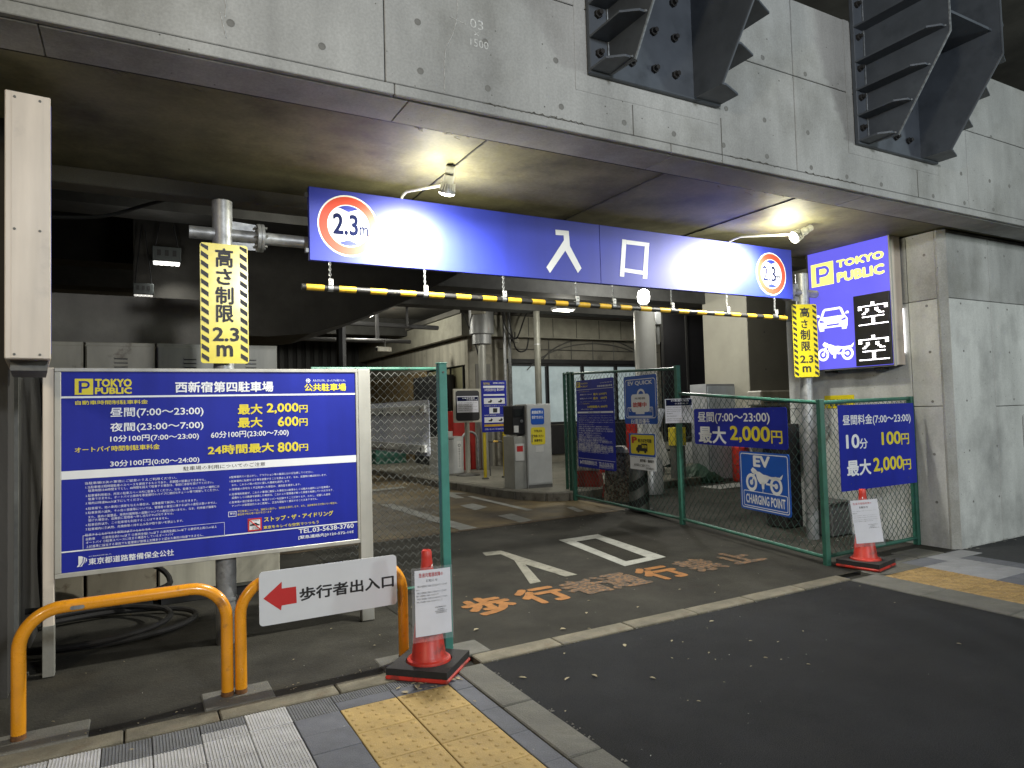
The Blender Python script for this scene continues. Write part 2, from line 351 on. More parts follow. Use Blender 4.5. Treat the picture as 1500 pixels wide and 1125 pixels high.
# ------------------------------------------------------------------ measured signs: size, place, print (local metres)
SG={}
SG['board']=dict(loc=(-0.387, 4.95, 0.601),th=0,w=1.809,h=1.214,
 t=[('TOKYO', 0.1746, 1.1195, 0.375, 1.1715, 'yellow', 3),
  ('PUBLIC', 0.1745, 1.0753, 0.3748, 1.1181, 'yellow', 3),
  ('西新宿第四駐車場', 0.6212, 1.0797, 1.2343, 1.1527, 'white', 2),
  ('公共駐車場', 1.4448, 1.0814, 1.7428, 1.1362, 'yellow', 2),
  ('人もクルマも、ほっとする街づくり。', 1.5046, 1.1482, 1.7396, 1.166, 'white', 0),
  ('自動車時間制駐車料金', 0.0717, 1.011, 0.4642, 1.0374, 'yellow', 1),
  ('昼間(7:00〜23:00)', 0.2556, 0.9222, 0.7888, 0.9888, 'white', 1),
  ('夜間(23:00〜7:00)', 0.2553, 0.8318, 0.788, 0.8957, 'white', 1),
  ('10分100円(7:00〜23:00)', 0.255, 0.7681, 0.7597, 0.8164, 'white', 1),
  ('オートバイ時間制駐車料金', 0.0685, 0.7187, 0.5291, 0.7528, 'yellow', 1),
  ('30分100円(0:00〜24:00)', 0.2545, 0.6147, 0.7614, 0.6602, 'white', 1),
  ('最大', 1.0015, 0.9269, 1.16, 0.9981, 'yellow', 2),
  ('2,000', 1.1875, 0.9272, 1.403, 1.0007, 'yellow', 2),
  ('円', 1.4072, 0.9304, 1.4645, 0.9833, 'yellow', 1),
  ('最大', 1.0005, 0.8372, 1.1588, 0.9069, 'yellow', 2),
  ('600', 1.259, 0.8368, 1.4016, 0.9054, 'yellow', 2),
  ('円', 1.4058, 0.8352, 1.4631, 0.8892, 'yellow', 1),
  ('60分100円(23:00〜7:00)', 0.8319, 0.7662, 1.3324, 0.819, 'white', 1),
  ('24時間最大', 0.8123, 0.6636, 1.2321, 0.7284, 'yellow', 2),
  ('800', 1.2566, 0.6584, 1.399, 0.7278, 'yellow', 2),
  ('円', 1.4032, 0.6596, 1.4638, 0.7086, 'yellow', 1),
  ('駐車場の利用についてのご注意', 0.6652, 0.5707, 1.1733, 0.5982, 'black', 0),
  ('公益財団法人', 0.1383, 0.0811, 0.2621, 0.0873, 'white', 0),
  ('東京都道路整備保全公社', 0.1382, 0.0317, 0.6065, 0.0723, 'white', 1),
  ('当駐車場は次の事項にご留意のうえご利用ください。', 0.1211, 0.5212, 0.6251, 0.5377, 'white', 0),
  ('1.当駐車場は短時間駐車のスペースを提供するものであり、長期間の駐車はできません。', 0.1245, 0.4965, 0.797172, 0.513, 'white', 0),
  ('駐車時間は48時間までとし、48時間を超えて駐車する場合は、事前に承認を受けてください。', 0.1383, 0.475, 0.8452439999999999, 0.4915, 'white', 0),
  ('2.駐車場利用者は、所定の駐車スペース内に駐車してください。なお、駐車スペース以外の場所には', 0.1244, 0.4453, 0.8810719999999999, 0.4618, 'white', 0),
  ('駐車できません。オートバイは車体を車室据付のパイプに適切なチェーン等で施錠してください。', 0.1382, 0.4237, 0.8774, 0.44020000000000004, 'white', 0),
  ('3.場内は時速8km/h以下にしてください。', 0.1242, 0.3989, 0.43735199999999996, 0.4154, 'white', 0),
  ('4.駐車場で、他の車両に損害を与えた場合は、当事者間で解決していただきます。', 0.1242, 0.3664, 0.7464719999999999, 0.3829, 'white', 0),
  ('5.駐車車両の滅失、その他の損害等については、管理者の責任に帰する以外の責任は負いません。', 0.1241, 0.3405, 0.863972, 0.35700000000000004, 'white', 0),
  ('また、車内の留置品、車両付属物等の盗難についての責任は負いません。なお、利用者が損害を', 0.1379, 0.3139, 0.8603, 0.3304, 'white', 0),
  ('受けた場合は、出庫前に管理者へ申し出なければなりません。', 0.1379, 0.2936, 0.6083, 0.31010000000000004, 'white', 0),
  ('6.駐車目的以外、この駐車場を利用することはできません。', 0.1239, 0.2675, 0.5781719999999999, 0.28400000000000003, 'white', 0),
  ('7.駐車場内に引火物、危険物等の持ち込み及び取り扱いを禁止します。', 0.1239, 0.2408, 0.662172, 0.2573, 'white', 0),
  ('駐車することができる車両は以下のとおりです', 0.1217, 0.2062, 0.47450000000000003, 0.2227, 'white', 0),
  ('自動車\u3000\u3000①車両全長5.0m以下 ②車両全幅1.9m以下 ③車両全高2.3m以下 ④最低地上高15cm以上', 0.1251, 0.1815, 0.862284, 0.198, 'white', 0),
  ('オートバイ ①駐車スペースに収まる構造をしているオートバイ', 0.1251, 0.1597, 0.604236, 0.17620000000000002, 'white', 0),
  ('上記基準に該当する車両でも管理者が管理上支障ありと認めた車両は駐車できません。', 0.125, 0.1354, 0.7802, 0.15189999999999998, 'white', 0),
  ('8.駐車場内での空ぶかし、クラクション等の騒音には十分注意してください。', 0.9432, 0.5011, 1.496832, 0.5166, 'white', 0),
  ('9.駐車場内に私物やゴミ等を放置することを禁止します。なお、放置物は撤去処分します。', 0.9429, 0.473, 1.591332, 0.4885, 'white', 0),
  ('また、これらの物の処分に要した費用を請求します。', 0.9585, 0.4472, 1.3377000000000001, 0.4627, 'white', 0),
  ('10.管理者の許可なく不正駐車した場合は、違約金を請求します。', 0.9423, 0.4195, 1.409348, 0.435, 'white', 0),
  ('11.駐車場利用者が、これらの事項に違反した場合又は故意もしくは重大な過失により駐車場の', 0.942, 0.3864, 1.614448, 0.40190000000000003, 'white', 0),
  ('設備もしくは機器を破損した場合は、これにより管理者が被った損害を賠償していただきます。', 0.9576, 0.3621, 1.637, 0.3776, 'white', 0),
  ('12.駐車場の適正管理のため、車両ナンバーを記録することがあります。ただし、記録した車両', 0.9414, 0.333, 1.6138480000000002, 0.34850000000000003, 'white', 0),
  ('ナンバーは管理目的のみに使用し、正当な理由なく開示することはありません。', 0.9571, 0.3086, 1.5259, 0.3241, 'white', 0),
  ('不正駐車については、通知又は告示し、違約金を請求します。また、当該車両を引き取らない場合は、', 0.9918, 0.2679, 1.6634, 0.28340000000000004, 'yellow', 0),
  ('撤去及び処分等の処分を行います', 0.9916, 0.2475, 1.2106000000000001, 0.263, 'yellow', 0),
  ('警告', 0.9438, 0.2581, 0.9782, 0.2718, 'white', 0),
  ('ストップ・ザ・アイドリング', 1.1605, 0.1876, 1.6331, 0.2229, 'yellow', 2),
  ('東京をキレイな空気でつつもう', 1.1558, 0.1397, 1.5308, 0.1624, 'yellow', 1),
  ('TEL.03-5638-3760', 1.3902, 0.0844, 1.7804, 0.1169, 'white', 1),
  ('[緊急連絡先]0120-572-105', 1.3878, 0.0422, 1.7795, 0.0691, 'white', 1)],
 p={'logo': [(0.0691, 1.0734), (0.1653, 1.1718)], 'emb': [(1.4491, 1.1357), (1.4943, 1.1774)], 'line1': [(-0.0014, 1.0604), (1.8076, 1.0608)], 'band': [(-0.002, 0.5536), (-0.0019, 0.6042), (1.8068, 0.616), (1.8058, 0.5658)], 'line2': [(-0.0025, 0.1156), (1.8034, 0.1341)], 'mark': [(0.0777, 0.0274), (0.1304, 0.0913)], 'box': [(0.1091, 0.1245), (0.1093, 0.2133)], 'wbox': [(0.9342, 0.2446), (0.9847, 0.2797)], 'icon': [(1.0556, 0.1341), (1.146, 0.2211)], 'boxr': [(0.9101, 0.1348), (0.9086, 0.2218)]})
SG['entrance']=dict(loc=(1.098, 4.9, 2.616),th=0,w=5.099,h=0.532,
 t=[('2.3', 4.6384, 0.1679, 4.8339, 0.3318, 'navy', 1),
  ('m', 4.8241, 0.1766, 4.9047, 0.2393, 'navy', 1),
  ('2.3', 0.169, 0.2026, 0.3564, 0.3608, 'navy', 2),
  ('m', 0.364, 0.2077, 0.4321, 0.2792, 'navy', 1)],
 p={'iri': [(2.0861, 0.4376), (2.2245, 0.4404), (2.2316, 0.3098), (2.3475, 0.1222), (2.3073, 0.0769), (2.1821, 0.2633), (2.0182, 0.0554), (1.9833, 0.1021), (2.1716, 0.3544), (2.1692, 0.396), (2.0884, 0.3912)], 'k_l': [(2.8098, 0.4258), (2.8582, 0.4252), (2.8168, 0.0796), (2.7666, 0.0796)], 'k_t': [(2.8581, 0.4234), (3.1285, 0.4211), (3.1222, 0.3844), (2.8542, 0.3841)], 'k_r': [(3.1199, 0.3823), (3.0718, 0.3833), (3.0331, 0.0808), (3.0853, 0.0791)], 'k_b': [(2.8231, 0.124), (3.0392, 0.1152), (3.0431, 0.1513), (2.8291, 0.1597)], 'seam': [(2.5876, 0.5217), (2.5241, -0.0065)], 'disc2': [(4.7703, 0.2498), (4.7845, 0.4782), (4.9928, 0.2662)], 'disc1': [(0.2846, 0.2738), (0.2889, 0.5078), (0.5041, 0.2748)]})
SG['hazardL']=dict(loc=(0.388, 4.94, 1.875),th=0,w=0.3,h=0.81,
 t=[('高', 0.0938, 0.6497, 0.2072, 0.7814, 'black', 2),
  ('さ', 0.0978, 0.5309, 0.1987, 0.6427, 'black', 2),
  ('制', 0.0914, 0.3984, 0.208, 0.519, 'black', 2),
  ('限', 0.0954, 0.2763, 0.2066, 0.3949, 'black', 2),
  ('2.3', 0.0735, 0.148, 0.2405, 0.2438, 'black', 2),
  ('m', 0.0966, 0.0454, 0.2002, 0.1247, 'black', 2)],
 p={})
SG['hazardR']=dict(loc=(6.389, 5.078, 1.788),th=-0.4538,w=0.28,h=0.809,
 t=[('高', 0.0875, 0.6628, 0.1983, 0.7749, 'black', 2),
  ('さ', 0.0974, 0.5408, 0.1718, 0.6382, 'black', 2),
  ('制', 0.0837, 0.4089, 0.1931, 0.5281, 'black', 2),
  ('限', 0.089, 0.2874, 0.1931, 0.3943, 'black', 2),
  ('2.3', 0.069, 0.1545, 0.2202, 0.2419, 'black', 2),
  ('m', 0.0906, 0.0526, 0.1898, 0.1213, 'black', 2)],
 p={})
SG['pedestrian']=dict(loc=(0.593, 3.99, 0.361),th=0,w=0.787,h=0.294,
 t=[('歩行者出入口', 0.2142, 0.1041, 0.7682, 0.1794, 'black', 2)],
 p={'arrow': [(0.0213, 0.1493), (0.1198, 0.2278), (0.1193, 0.1903), (0.1968, 0.1902), (0.1992, 0.0989), (0.118, 0.0968), (0.114, 0.0712)]})
SG['price_two']=dict(loc=(5.949, 6.163, 1.046),th=-1.7791,w=1.659,h=0.42,
 t=[('昼間(7:00〜23:00)', 0.0846, 0.2468, 1.4015, 0.3804, 'white', 1),
  ('最大', 0.0895, 0.0187, 0.6466, 0.2174, 'white', 2),
  ('2,000', 0.717, 0.0454, 1.3984, 0.2273, 'yellow', 2),
  ('円', 1.4118, 0.0555, 1.5826, 0.1862, 'yellow', 1)],
 p={})
SG['charging']=dict(loc=(5.758, 5.304, 0.391),th=-1.7791,w=0.798,h=0.613,
 t=[('EV', 0.2373, 0.4584, 0.5111, 0.5783, 'white', 3),
  ('CHARGING POINT', 0.0932, 0.069, 0.7179, 0.1684, 'white', 2)],
 p={'bike': [(0.0953, 0.2033), (0.6983, 0.4508)], 'w1': [(0.2017, 0.2729), (0.2064, 0.3448)], 'w2': [(0.5838, 0.2885), (0.5886, 0.3628)], 'boxline': [(0.049, 0.0274), (0.058, 0.161), (0.7431, 0.2005)], 'dip': [(0.3939, 0.2232), (0.4071, 0.1837)]})
SG['tall_rates']=dict(loc=(6.34, 9.235, 0.575),th=-1.6784,w=1.168,h=1.387,
 t=[('TOKYO', 0.1667, 1.3207, 0.3929, 1.3477, 'yellow', 1),
  ('PUBLIC', 0.1636, 1.2736, 0.3897, 1.2993, 'yellow', 1),
  ('西新宿第四駐車場', 0.6848, 1.2578, 1.1298, 1.2862, 'white', 1),
  ('公共駐車場', 0.7733, 1.316, 1.1206, 1.3281, 'white', 0),
  ('自動車時間制駐車料金', 0.0883, 1.1998, 0.4419, 1.209, 'yellow', 0),
  ('昼間(7:00〜23:00)', 0.1272, 1.1447, 0.5186, 1.1664, 'white', 1),
  ('最大 2,000円', 0.5604, 1.1349, 0.9624, 1.1723, 'yellow', 2),
  ('夜間(23:00〜7:00)', 0.123, 1.0815, 0.5146, 1.1056, 'white', 1),
  ('最大\u3000600円', 0.5561, 1.0698, 0.9666, 1.1114, 'yellow', 2),
  ('10分100円(7:00〜23:00) 60分100円(23:00〜7:00)', 0.1199, 1.0351, 0.9421, 1.0481, 'white', 0),
  ('オートバイ時間制駐車料金', 0.0847, 1.0031, 0.4294, 1.0182, 'yellow', 0),
  ('24時間最大 800円', 0.3572, 0.9402, 0.9702, 0.9792, 'yellow', 2),
  ('30分100円(0:00〜24:00)', 0.1491, 0.91, 0.534, 0.933, 'white', 0),
  ('駐車場の利用についてのご注意', 0.3746, 0.8628, 0.7873, 0.8849, 'black', 0),
  ('1.当駐車場は短時間駐車のスペースを提供するものであり、長期間の駐車はできません。', 0.0629, 0.8156, 1.0852, 0.8227, 'white', 0),
  ('駐車時間は48時間までとし、48時間を超えて駐車する場合は、事前に承認を受けてください。', 0.0606, 0.7805, 1.1295, 0.7905, 'white', 0),
  ('2.駐車場利用者は、所定の駐車スペース内に駐車してください。なお、駐車スペース以外の場所には', 0.0583, 0.7455, 1.1274, 0.7585, 'white', 0),
  ('駐車できません。オートバイは車体を車室据付のパイプに適切なチェーン等で施錠してください。', 0.0559, 0.7104, 1.1254, 0.7266, 'white', 0),
  ('3.場内は時速8km/h以下にしてください。', 0.0536, 0.6753, 0.5531, 0.691, 'white', 0),
  ('4.駐車場で、他の車両に損害を与えた場合は、当事者間で解決していただきます。', 0.0513, 0.6403, 1.0043, 0.6616, 'white', 0),
  ('5.駐車車両の滅失、その他の損害等については、管理者の責任に帰する以外の責任は負いません。', 0.049, 0.6052, 1.1192, 0.6307, 'white', 0),
  ('また、車内の留置品、車両付属物等の盗難についての責任は負いません。なお、利用者が損害を', 0.0467, 0.5701, 1.1172, 0.5987, 'white', 0),
  ('受けた場合は、出庫前に管理者へ申し出なければなりません。', 0.0443, 0.535, 0.7797, 0.5607, 'white', 0),
  ('6.駐車目的以外、この駐車場を利用することはできません。', 0.042, 0.4999, 0.7538, 0.5273, 'white', 0),
  ('7.駐車場内に引火物、危険物等の持ち込み及び取り扱いを禁止します。', 0.0397, 0.4648, 0.8741, 0.4972, 'white', 0),
  ('8.駐車場内での空ぶかし、クラクション等の騒音には十分注意してください。', 0.0374, 0.4297, 0.9442, 0.4664, 'white', 0),
  ('9.駐車場内に私物やゴミ等を放置することを禁止します。なお、放置物は撤去処分します。', 0.0356, 0.4025, 1.0842, 0.4454, 'white', 0),
  ('また、これらの物の処分に要した費用を請求します。', 0.0338, 0.3753, 0.6704, 0.4077, 'white', 0),
  ('10.管理者の許可なく不正駐車した場合は、違約金を請求します。', 0.032, 0.3481, 0.8066, 0.3865, 'white', 0),
  ('11.駐車場利用者が、これらの事項に違反した場合又は故意もしくは重大な過失により駐車場の', 0.0302, 0.3209, 1.1026, 0.3718, 'white', 0),
  ('設備もしくは機器を破損した場合は、これにより管理者が被った損害を賠償していただきます。', 0.0284, 0.2937, 1.101, 0.347, 'white', 0),
  ('12.駐車場の適正管理のため、車両ナンバーを記録することがあります。ただし、記録した車両', 0.0266, 0.2666, 1.0994, 0.3222, 'white', 0),
  ('ナンバーは管理目的のみに使用し、正当な理由なく開示することはありません。', 0.0248, 0.2394, 0.9558, 0.2914, 'white', 0),
  ('東京都道路整備保全公社', 0.134, 0.0483, 0.6105, 0.1155, 'white', 1),
  ('TEL.03-5638-3760', 0.6701, 0.0505, 1.0937, 0.1099, 'white', 1),
  ('[緊急連絡先]0120-572-105', 0.6764, 0.0168, 1.0907, 0.0645, 'white', 0)],
 p={'logo': [(0.0173, 1.2753), (0.1461, 1.3623)], 'bar': [(0.0185, 0.8612), (1.1357, 0.8874)], 'line1': [(0.0205, 1.2524), (1.1413, 1.2195)], 'line2': [(0.0259, 0.114), (1.1362, 0.1637)], 'mark': [(0.069, 0.0534), (0.1286, 0.1084)]})
SG['quick']=dict(loc=(6.173, 7.782, 1.276),th=-1.6784,w=0.803,h=0.668,
 t=[('EV QUICK', 0.1109, 0.5285, 0.7114, 0.5956, 'white', 2),
  ('充電器', 0.2774, 0.3377, 0.5361, 0.367, 'black', 0),
  ('故障中', 0.2283, 0.2294, 0.5654, 0.3017, 'red', 2),
  ('C', 0.1173, 0.1718, 0.1705, 0.2165, 'white', 1),
  ('NT', 0.6158, 0.1592, 0.6874, 0.209, 'white', 1),
  ('EV車両優先', 0.1672, -0.0057, 0.6203, 0.0726, 'white', 1)],
 p={'unit': [(0.1885, 0.1632), (0.6316, 0.4113)], 'handle': [(0.3455, 0.4212), (0.5263, 0.4778)], 'plug': [(0.2927, 0.135), (0.5065, 0.1602)], 'low': [(0.0836, 0.0988), (0.7082, 0.233)], 'border': [(0.0312, 0.079), (0.7837, 0.6215)]})
SG['loading']=dict(loc=(6.163, 7.682, 0.645),th=-1.6784,w=0.633,h=0.499,
 t=[('P', 0.0682, 0.3609, 0.2007, 0.4522, 'red', 3),
  ('荷さばき可能', 0.2202, 0.3754, 0.5487, 0.4286, 'black', 2),
  ('貨物', 0.3113, 0.2978, 0.4318, 0.3441, 'yellow', 1),
  ('利用時間は、荷さばき車両優先です。', 0.0308, 0.165, 0.5913, 0.1785, 'black', 0),
  ('東京都・警視庁', 0.255, 0.1072, 0.5895, 0.1505, 'black', 1),
  ('他の車両はご遠慮ください。', 0.1048, 0.0421, 0.5045, 0.084, 'black', 0),
  ('東京都道路整備保全公社', 0.3911, 0.0127, 0.5827, 0.0405, 'black', 0)],
 p={'blue': [(-0.011, 0.1866), (0.6435, 0.5053)], 'yel': [(0.0339, 0.2143), (0.6068, 0.4804)], 'truck': [(0.1696, 0.2341), (0.4463, 0.3635)]})
SG['notice_post']=dict(loc=(5.958, 6.726, 1.292),th=-0.6109,w=0.343,h=0.31,
 t=[('EV急速充電器', 0.0785, 0.2719, 0.2992, 0.299, 'white', 1),
  ('のお知らせ', 0.1231, 0.237, 0.2886, 0.2583, 'white', 1),
  ('当駐車場内の急速充電器は故障のため使用できません', 0.0207, 0.195, 0.3229, 0.2014, 'black', 0),
  ('当駐車場内の急速充電器は故障のため使用', 0.0198, 0.1707, 0.322, 0.1772, 'black', 0),
  ('当駐車場内の急速充電器は故障のため使用できませ', 0.0189, 0.1465, 0.2208, 0.1558, 'black', 0),
  ('当駐車場内の急速充電器は故障のため使', 0.0179, 0.1166, 0.0917, 0.1295, 'black', 0),
  ('当駐車場内の急速充電器は故障のため使用できま', 0.0166, 0.083, 0.1454, 0.0945, 'black', 0),
  ('当駐車場内の急速充電器は故障のため', 0.0154, 0.0495, 0.2355, 0.0586, 'black', 0),
  ('当駐車場内の急速充電器は故障のため使用でき', 0.0146, 0.0271, 0.3076, 0.0343, 'black', 0)],
 p={'head': [(0.0065, 0.2104), (0.356, 0.3067)]})
SG['price_right']=dict(loc=(5.82, 4.19, 0.655),th=0,w=1.21,h=0.816,
 t=[('昼間料金(7:00〜23:00)', 0.0594, 0.6086, 1.1479, 0.7212, 'white', 1),
  ('10', 0.0955, 0.3988, 0.2991, 0.5339, 'white', 2),
  ('分', 0.2975, 0.3885, 0.4235, 0.4887, 'white', 1),
  ('100', 0.6466, 0.4075, 0.9639, 0.5385, 'yellow', 2),
  ('円', 0.9696, 0.3982, 1.1022, 0.51, 'yellow', 1),
  ('最大', 0.0914, 0.1347, 0.4598, 0.2897, 'white', 2),
  ('2,000', 0.4966, 0.1364, 0.978, 0.2913, 'yellow', 2),
  ('円', 0.9759, 0.1412, 1.1153, 0.2479, 'yellow', 1)],
 p={})
SG['paperL']=dict(loc=(1.37, 3.66, 0.252),th=0,w=0.219,h=0.362,
 t=[('急速充電器故障の', 0.0239, 0.322, 0.1715, 0.3465, 'red', 1),
  ('お知らせ', 0.0652, 0.2942, 0.1356, 0.3103, 'black', 1),
  ('平素より駐車場をご利用いただきありがとうございます', 0.0122, 0.2671, 0.1961, 0.2789, 'black', 0),
  ('平素より', 0.0048, 0.2504, 0.0267, 0.2574, 'black', 0),
  ('平素より駐車場をご利用いただきありがとうございます', 0.0113, 0.2317, 0.1906, 0.2425, 'black', 0),
  ('平素より駐車場をご利用いただきありがと', 0.0058, 0.2164, 0.1406, 0.2259, 'black', 0),
  ('平素より駐車場をご利用いただきありがとうございます。', 0.0123, 0.1992, 0.1988, 0.2095, 'black', 0),
  ('平素より駐車場をご利用いただきありがとうござ', 0.0084, 0.1829, 0.164, 0.1922, 'black', 0),
  ('東京都道路整備保全公社', 0.1163, 0.1453, 0.1855, 0.1527, 'black', 0),
  ('東京都道路整備保全公社', 0.132, 0.1329, 0.1744, 0.1399, 'black', 0),
  ('東京都道路整備保全公社', 0.1175, 0.123, 0.1922, 0.1303, 'black', 0),
  ('東京都道路整備保全公社', 0.1226, 0.114, 0.1892, 0.1212, 'black', 0)],
 p={})
SG['paperR']=dict(loc=(5.534, 3.835, 0.256),th=-0.4887,w=0.242,h=0.371,
 t=[('急速充電器故障の', 0.0181, 0.3317, 0.1855, 0.3501, 'red', 1),
  ('お知らせ', 0.0677, 0.2978, 0.1454, 0.3171, 'black', 1),
  ('平素より駐車場をご利用いただきありがとうござい', 0.0062, 0.2744, 0.2167, 0.2789, 'black', 0),
  ('平素より', 0.0052, 0.2529, 0.0422, 0.2626, 'black', 0),
  ('平素より駐車場をご利用いただきありがとうござい', 0.008, 0.2348, 0.2202, 0.2392, 'black', 0),
  ('平素より駐車場をご利用いただきありがとうござ', 0.0072, 0.2187, 0.2139, 0.2232, 'black', 0),
  ('平素より駐車場をご利用いただきありがとうござい', 0.0117, 0.1987, 0.2221, 0.2032, 'black', 0),
  ('平素より駐車場をご利用いただきありが', 0.0092, 0.1844, 0.1757, 0.1902, 'black', 0),
  ('東京都道路整備保全公社', 0.1245, 0.1522, 0.2107, 0.1586, 'black', 0),
  ('東京都道路整備保全公社', 0.1366, 0.1374, 0.1826, 0.145, 'black', 0),
  ('東京都道路整備保全公社', 0.1268, 0.1234, 0.2184, 0.1296, 'black', 0)],
 p={})
SG['litbox']=dict(loc=(6.97, 5.292, 1.877),th=-1.5708,w=0.985,h=1.379,
 t=[('TOKYO', 0.3738, 1.136, 0.9377, 1.226, 'yellow', 4),
  ('PUBLIC', 0.3726, 0.9723, 0.9348, 1.0874, 'yellow', 4)],
 p={'logo': [(0.0432, 0.9715), (0.3347, 1.2351)], 'led': [(0.5768, 0.0103), (0.9829, 0.7806)], 'led1': [(0.6213, 0.4278), (0.97, 0.6942)], 'led2': [(0.6084, 0.0443), (0.9642, 0.3352)], 'car': [(0.1068, 0.4443), (0.4837, 0.6991)], 'bike': [(0.0755, 0.0912), (0.5463, 0.3181)]})
SG['instruct']=dict(loc=(6.26, 12.6, 1.082),th=0,w=0.581,h=1.07,
 t=[('TOKYO PUBLIC', 0.0432, 0.9793, 0.2015, 1.0261, 'yellow', 1),
  ('駐車場のご利用方法', 0.272, 0.9963, 0.5389, 1.0317, 'white', 1),
  ('24時間駐車料金', 0.0644, 0.8438, 0.3333, 0.9048, 'white', 0),
  ('最大2,000円', 0.3573, 0.8476, 0.5195, 0.9079, 'white', 1),
  ('駐車券をお取りください', 0.0552, 0.5283, 0.5345, 0.5526, 'white', 0),
  ('精算機で事前精算してください', 0.0496, 0.335, 0.5233, 0.3584, 'white', 0),
  ('お問い合わせ 03-5638-3760', 0.0536, 0.0405, 0.5147, 0.0801, 'white', 0)],
 p={'b1': [(0.0413, 0.9139), (0.5366, 0.9582)], 'b2': [(0.044, 0.7493), (0.5365, 0.7839)], 'p1': [(0.0492, 0.5803), (0.5391, 0.7014)], 'p2': [(0.1697, 0.3813), (0.4114, 0.5095)], 'p3': [(0.0505, 0.1933), (0.5399, 0.3077)], 'yb': [(0.0481, 0.1125), (0.5353, 0.1593)]})
# ================================================================== THE SETTING
def sheet(name, pts, z, m):
    n = len(pts); mb = MB(); mb.add([(p[0], p[1], z) for p in pts], [tuple(range(n))]); return struct(name, mb, m)
sheet('ground', [(-60, -60), (80, -60), (80, 90), (-60, 90)], -0.03, asphalt_old)
sheet('road', [(1.80, -14), (5.25, -14), (5.25, 3.72), (1.80, 3.72)], 0.0, asphalt_new)
sheet('street', [(-30, -40), (40, -40), (40, -1.2), (-30, -1.2)], -0.006, asphalt_new)
sheet('driveway', [(1.72, 3.875), (5.62, 3.875), (5.62, 4.18), (6.12, 6.64), (6.3, 8.1), (-0.2, 7.75), (1.72, 7.85)], 0.0, asphalt_old)
sheet('garage_floor', [(-8, 7.6), (6.6, 8.12), (6.6, 30), (34, 30), (34, 45), (-8, 45)], -0.012, garage_floor)
sheet('yard_ground', [(5.6, 3.9), (7.2, 3.9), (40, 3.9), (40, 40), (6.55, 40), (6.5, 8.1), (6.12, 6.6)], -0.008, yard_floor)
sheet('verge', [(-8, 3.9), (1.72, 3.9), (1.72, 7.86), (-8, 7.7)], -0.004, yard_floor)
sheet('wall_footing', [(7.0, 2.2), (16, 2.2), (16, 3.9), (7.0, 3.9)], -0.004, mat('pavement_asphalt', (0.032, 0.034, 0.038), 0.85, var=0.15, bump=0.7, bs=220, fine=0.3, fs=260))
# drain line across the drive with grit in it
mb = MB(); mb.box((-0.6, 7.78, -0.02), (6.5, 7.86, 0.004)); mb.xform(Matrix.Rotation(R(2.4), 4, 'Z')); o = struct('drain_cover', mb, mat('rusty_channel', (0.12, 0.085, 0.05), 0.8, var=0.4, vs=8, bump=0.5, fine=0.3)); o.location.z = 0.002
# kerb stones
kr = sroot('kerb')
def stone(name, a, b, m, parent, bev=0.006, dz=0.0):
    z = random.uniform(-0.0015, 0.002) + dz
    o = MB().box((-(b[0] - a[0]) / 2, -(b[1] - a[1]) / 2, -0.08), ((b[0] - a[0]) / 2, (b[1] - a[1]) / 2, 0), bev).build(name, m, parent)
    o.location = ((a[0] + b[0]) / 2, (a[1] + b[1]) / 2, z); return o
x = 1.80
for i in range(6):
    w = 0.58; stone('kerb_stone', (x + .004, 3.725), (x + w - .004, 3.87), kerb_mat, kr, dz=0.012); x += w
for a, b in ((-2.63, -2.03), (-2.03, -1.43), (-1.43, -0.83), (-0.83, -0.05), (-0.05, 0.37), (0.37, 0.97), (0.97, 1.56)):
    stone('kerb_stone', (a + .004, 3.765), (b - .004, 3.90), kerb_mat, kr, dz=0.006)
for a, b, c, d in ((0.31, 3.905, 0.66, 4.16), (1.28, 3.905, 1.56, 4.16), (1.60, 3.90, 1.96, 4.14), (-0.66, 3.905, -0.2, 4.14)):
    stone('kerb_stone', (a, b), (c, d), kerb_grey, kr, dz=0.004)
y = 3.72
for i in range(9):
    stone('kerb_stone', (1.625, y - .596), (1.80, y - .004), kerb_grey, kr, dz=0.008); stone('kerb_stone', (5.25, y - .596), (5.60, y - .004), kerb_grey, kr, dz=0.008); y -= 0.6
# paving
pv = sroot('pavement')
def ribbed(w, d):
    mb = MB(); n = int(w / 0.0128); mb.box((0, 0, -0.05), (w, d, -0.004))
    for i in range(n):
        a = (i + .12) * w / n; b = (i + .66) * w / n; mb.add([(a, 0.003, -.004), (b, .003, -.004), (b - .0014, .004, 0), (a + .0014, .004, 0), (a, d - .003, -.004), (b, d - .003, -.004), (b - .0014, d - .004, 0), (a + .0014, d - .004, 0)],
               [(3, 2, 6, 7), (0, 1, 2, 3), (1, 5, 6, 2), (5, 4, 7, 6), (4, 0, 3, 7)])
    return mb.mesh('ribbed_tile')
RM = {}
def rtile(x, y, w, d, m):
    k = (round(w, 3), round(d, 3), m.name)
    if k not in RM: RM[k] = ribbed(w, d); RM[k].materials.append(m)
    o = link('tile', RM[k], pv); o.location = (x, y, random.uniform(-.002, .0015)); o.rotation_euler = (random.uniform(-.003, .003), random.uniform(-.003, .003), 0)
slate_rib = mat('slate_ribbed', (0.15, 0.155, 0.165), 0.85, var=0.14, vs=7, bump=0.3, bs=120, fine=0.22, fs=200, percopy=0.08)
for i in range(-16, 4):
    x0 = 0.0657 + 0.205 * (i - 1) + 0.002
    for j in range(0, 11):
        yt = 3.755 - 0.205 * j
        dark = (j == 0 and i in (0, 1)) or ((i * 7 + j * 11) % 9 == 0 and i < 0) or (i == 3 and j == 6) or (i, j) in ((-2, 1), (2, 3), (3, 4))
        if j == 0 and i == 2:
            rtile(x0, yt - .099, .201, .098, slate_rib); rtile(x0, yt - .2025, .201, .100, tile_light); continue
        rtile(x0, yt - .2025, .201, .201, slate_rib if dark else tile_light)
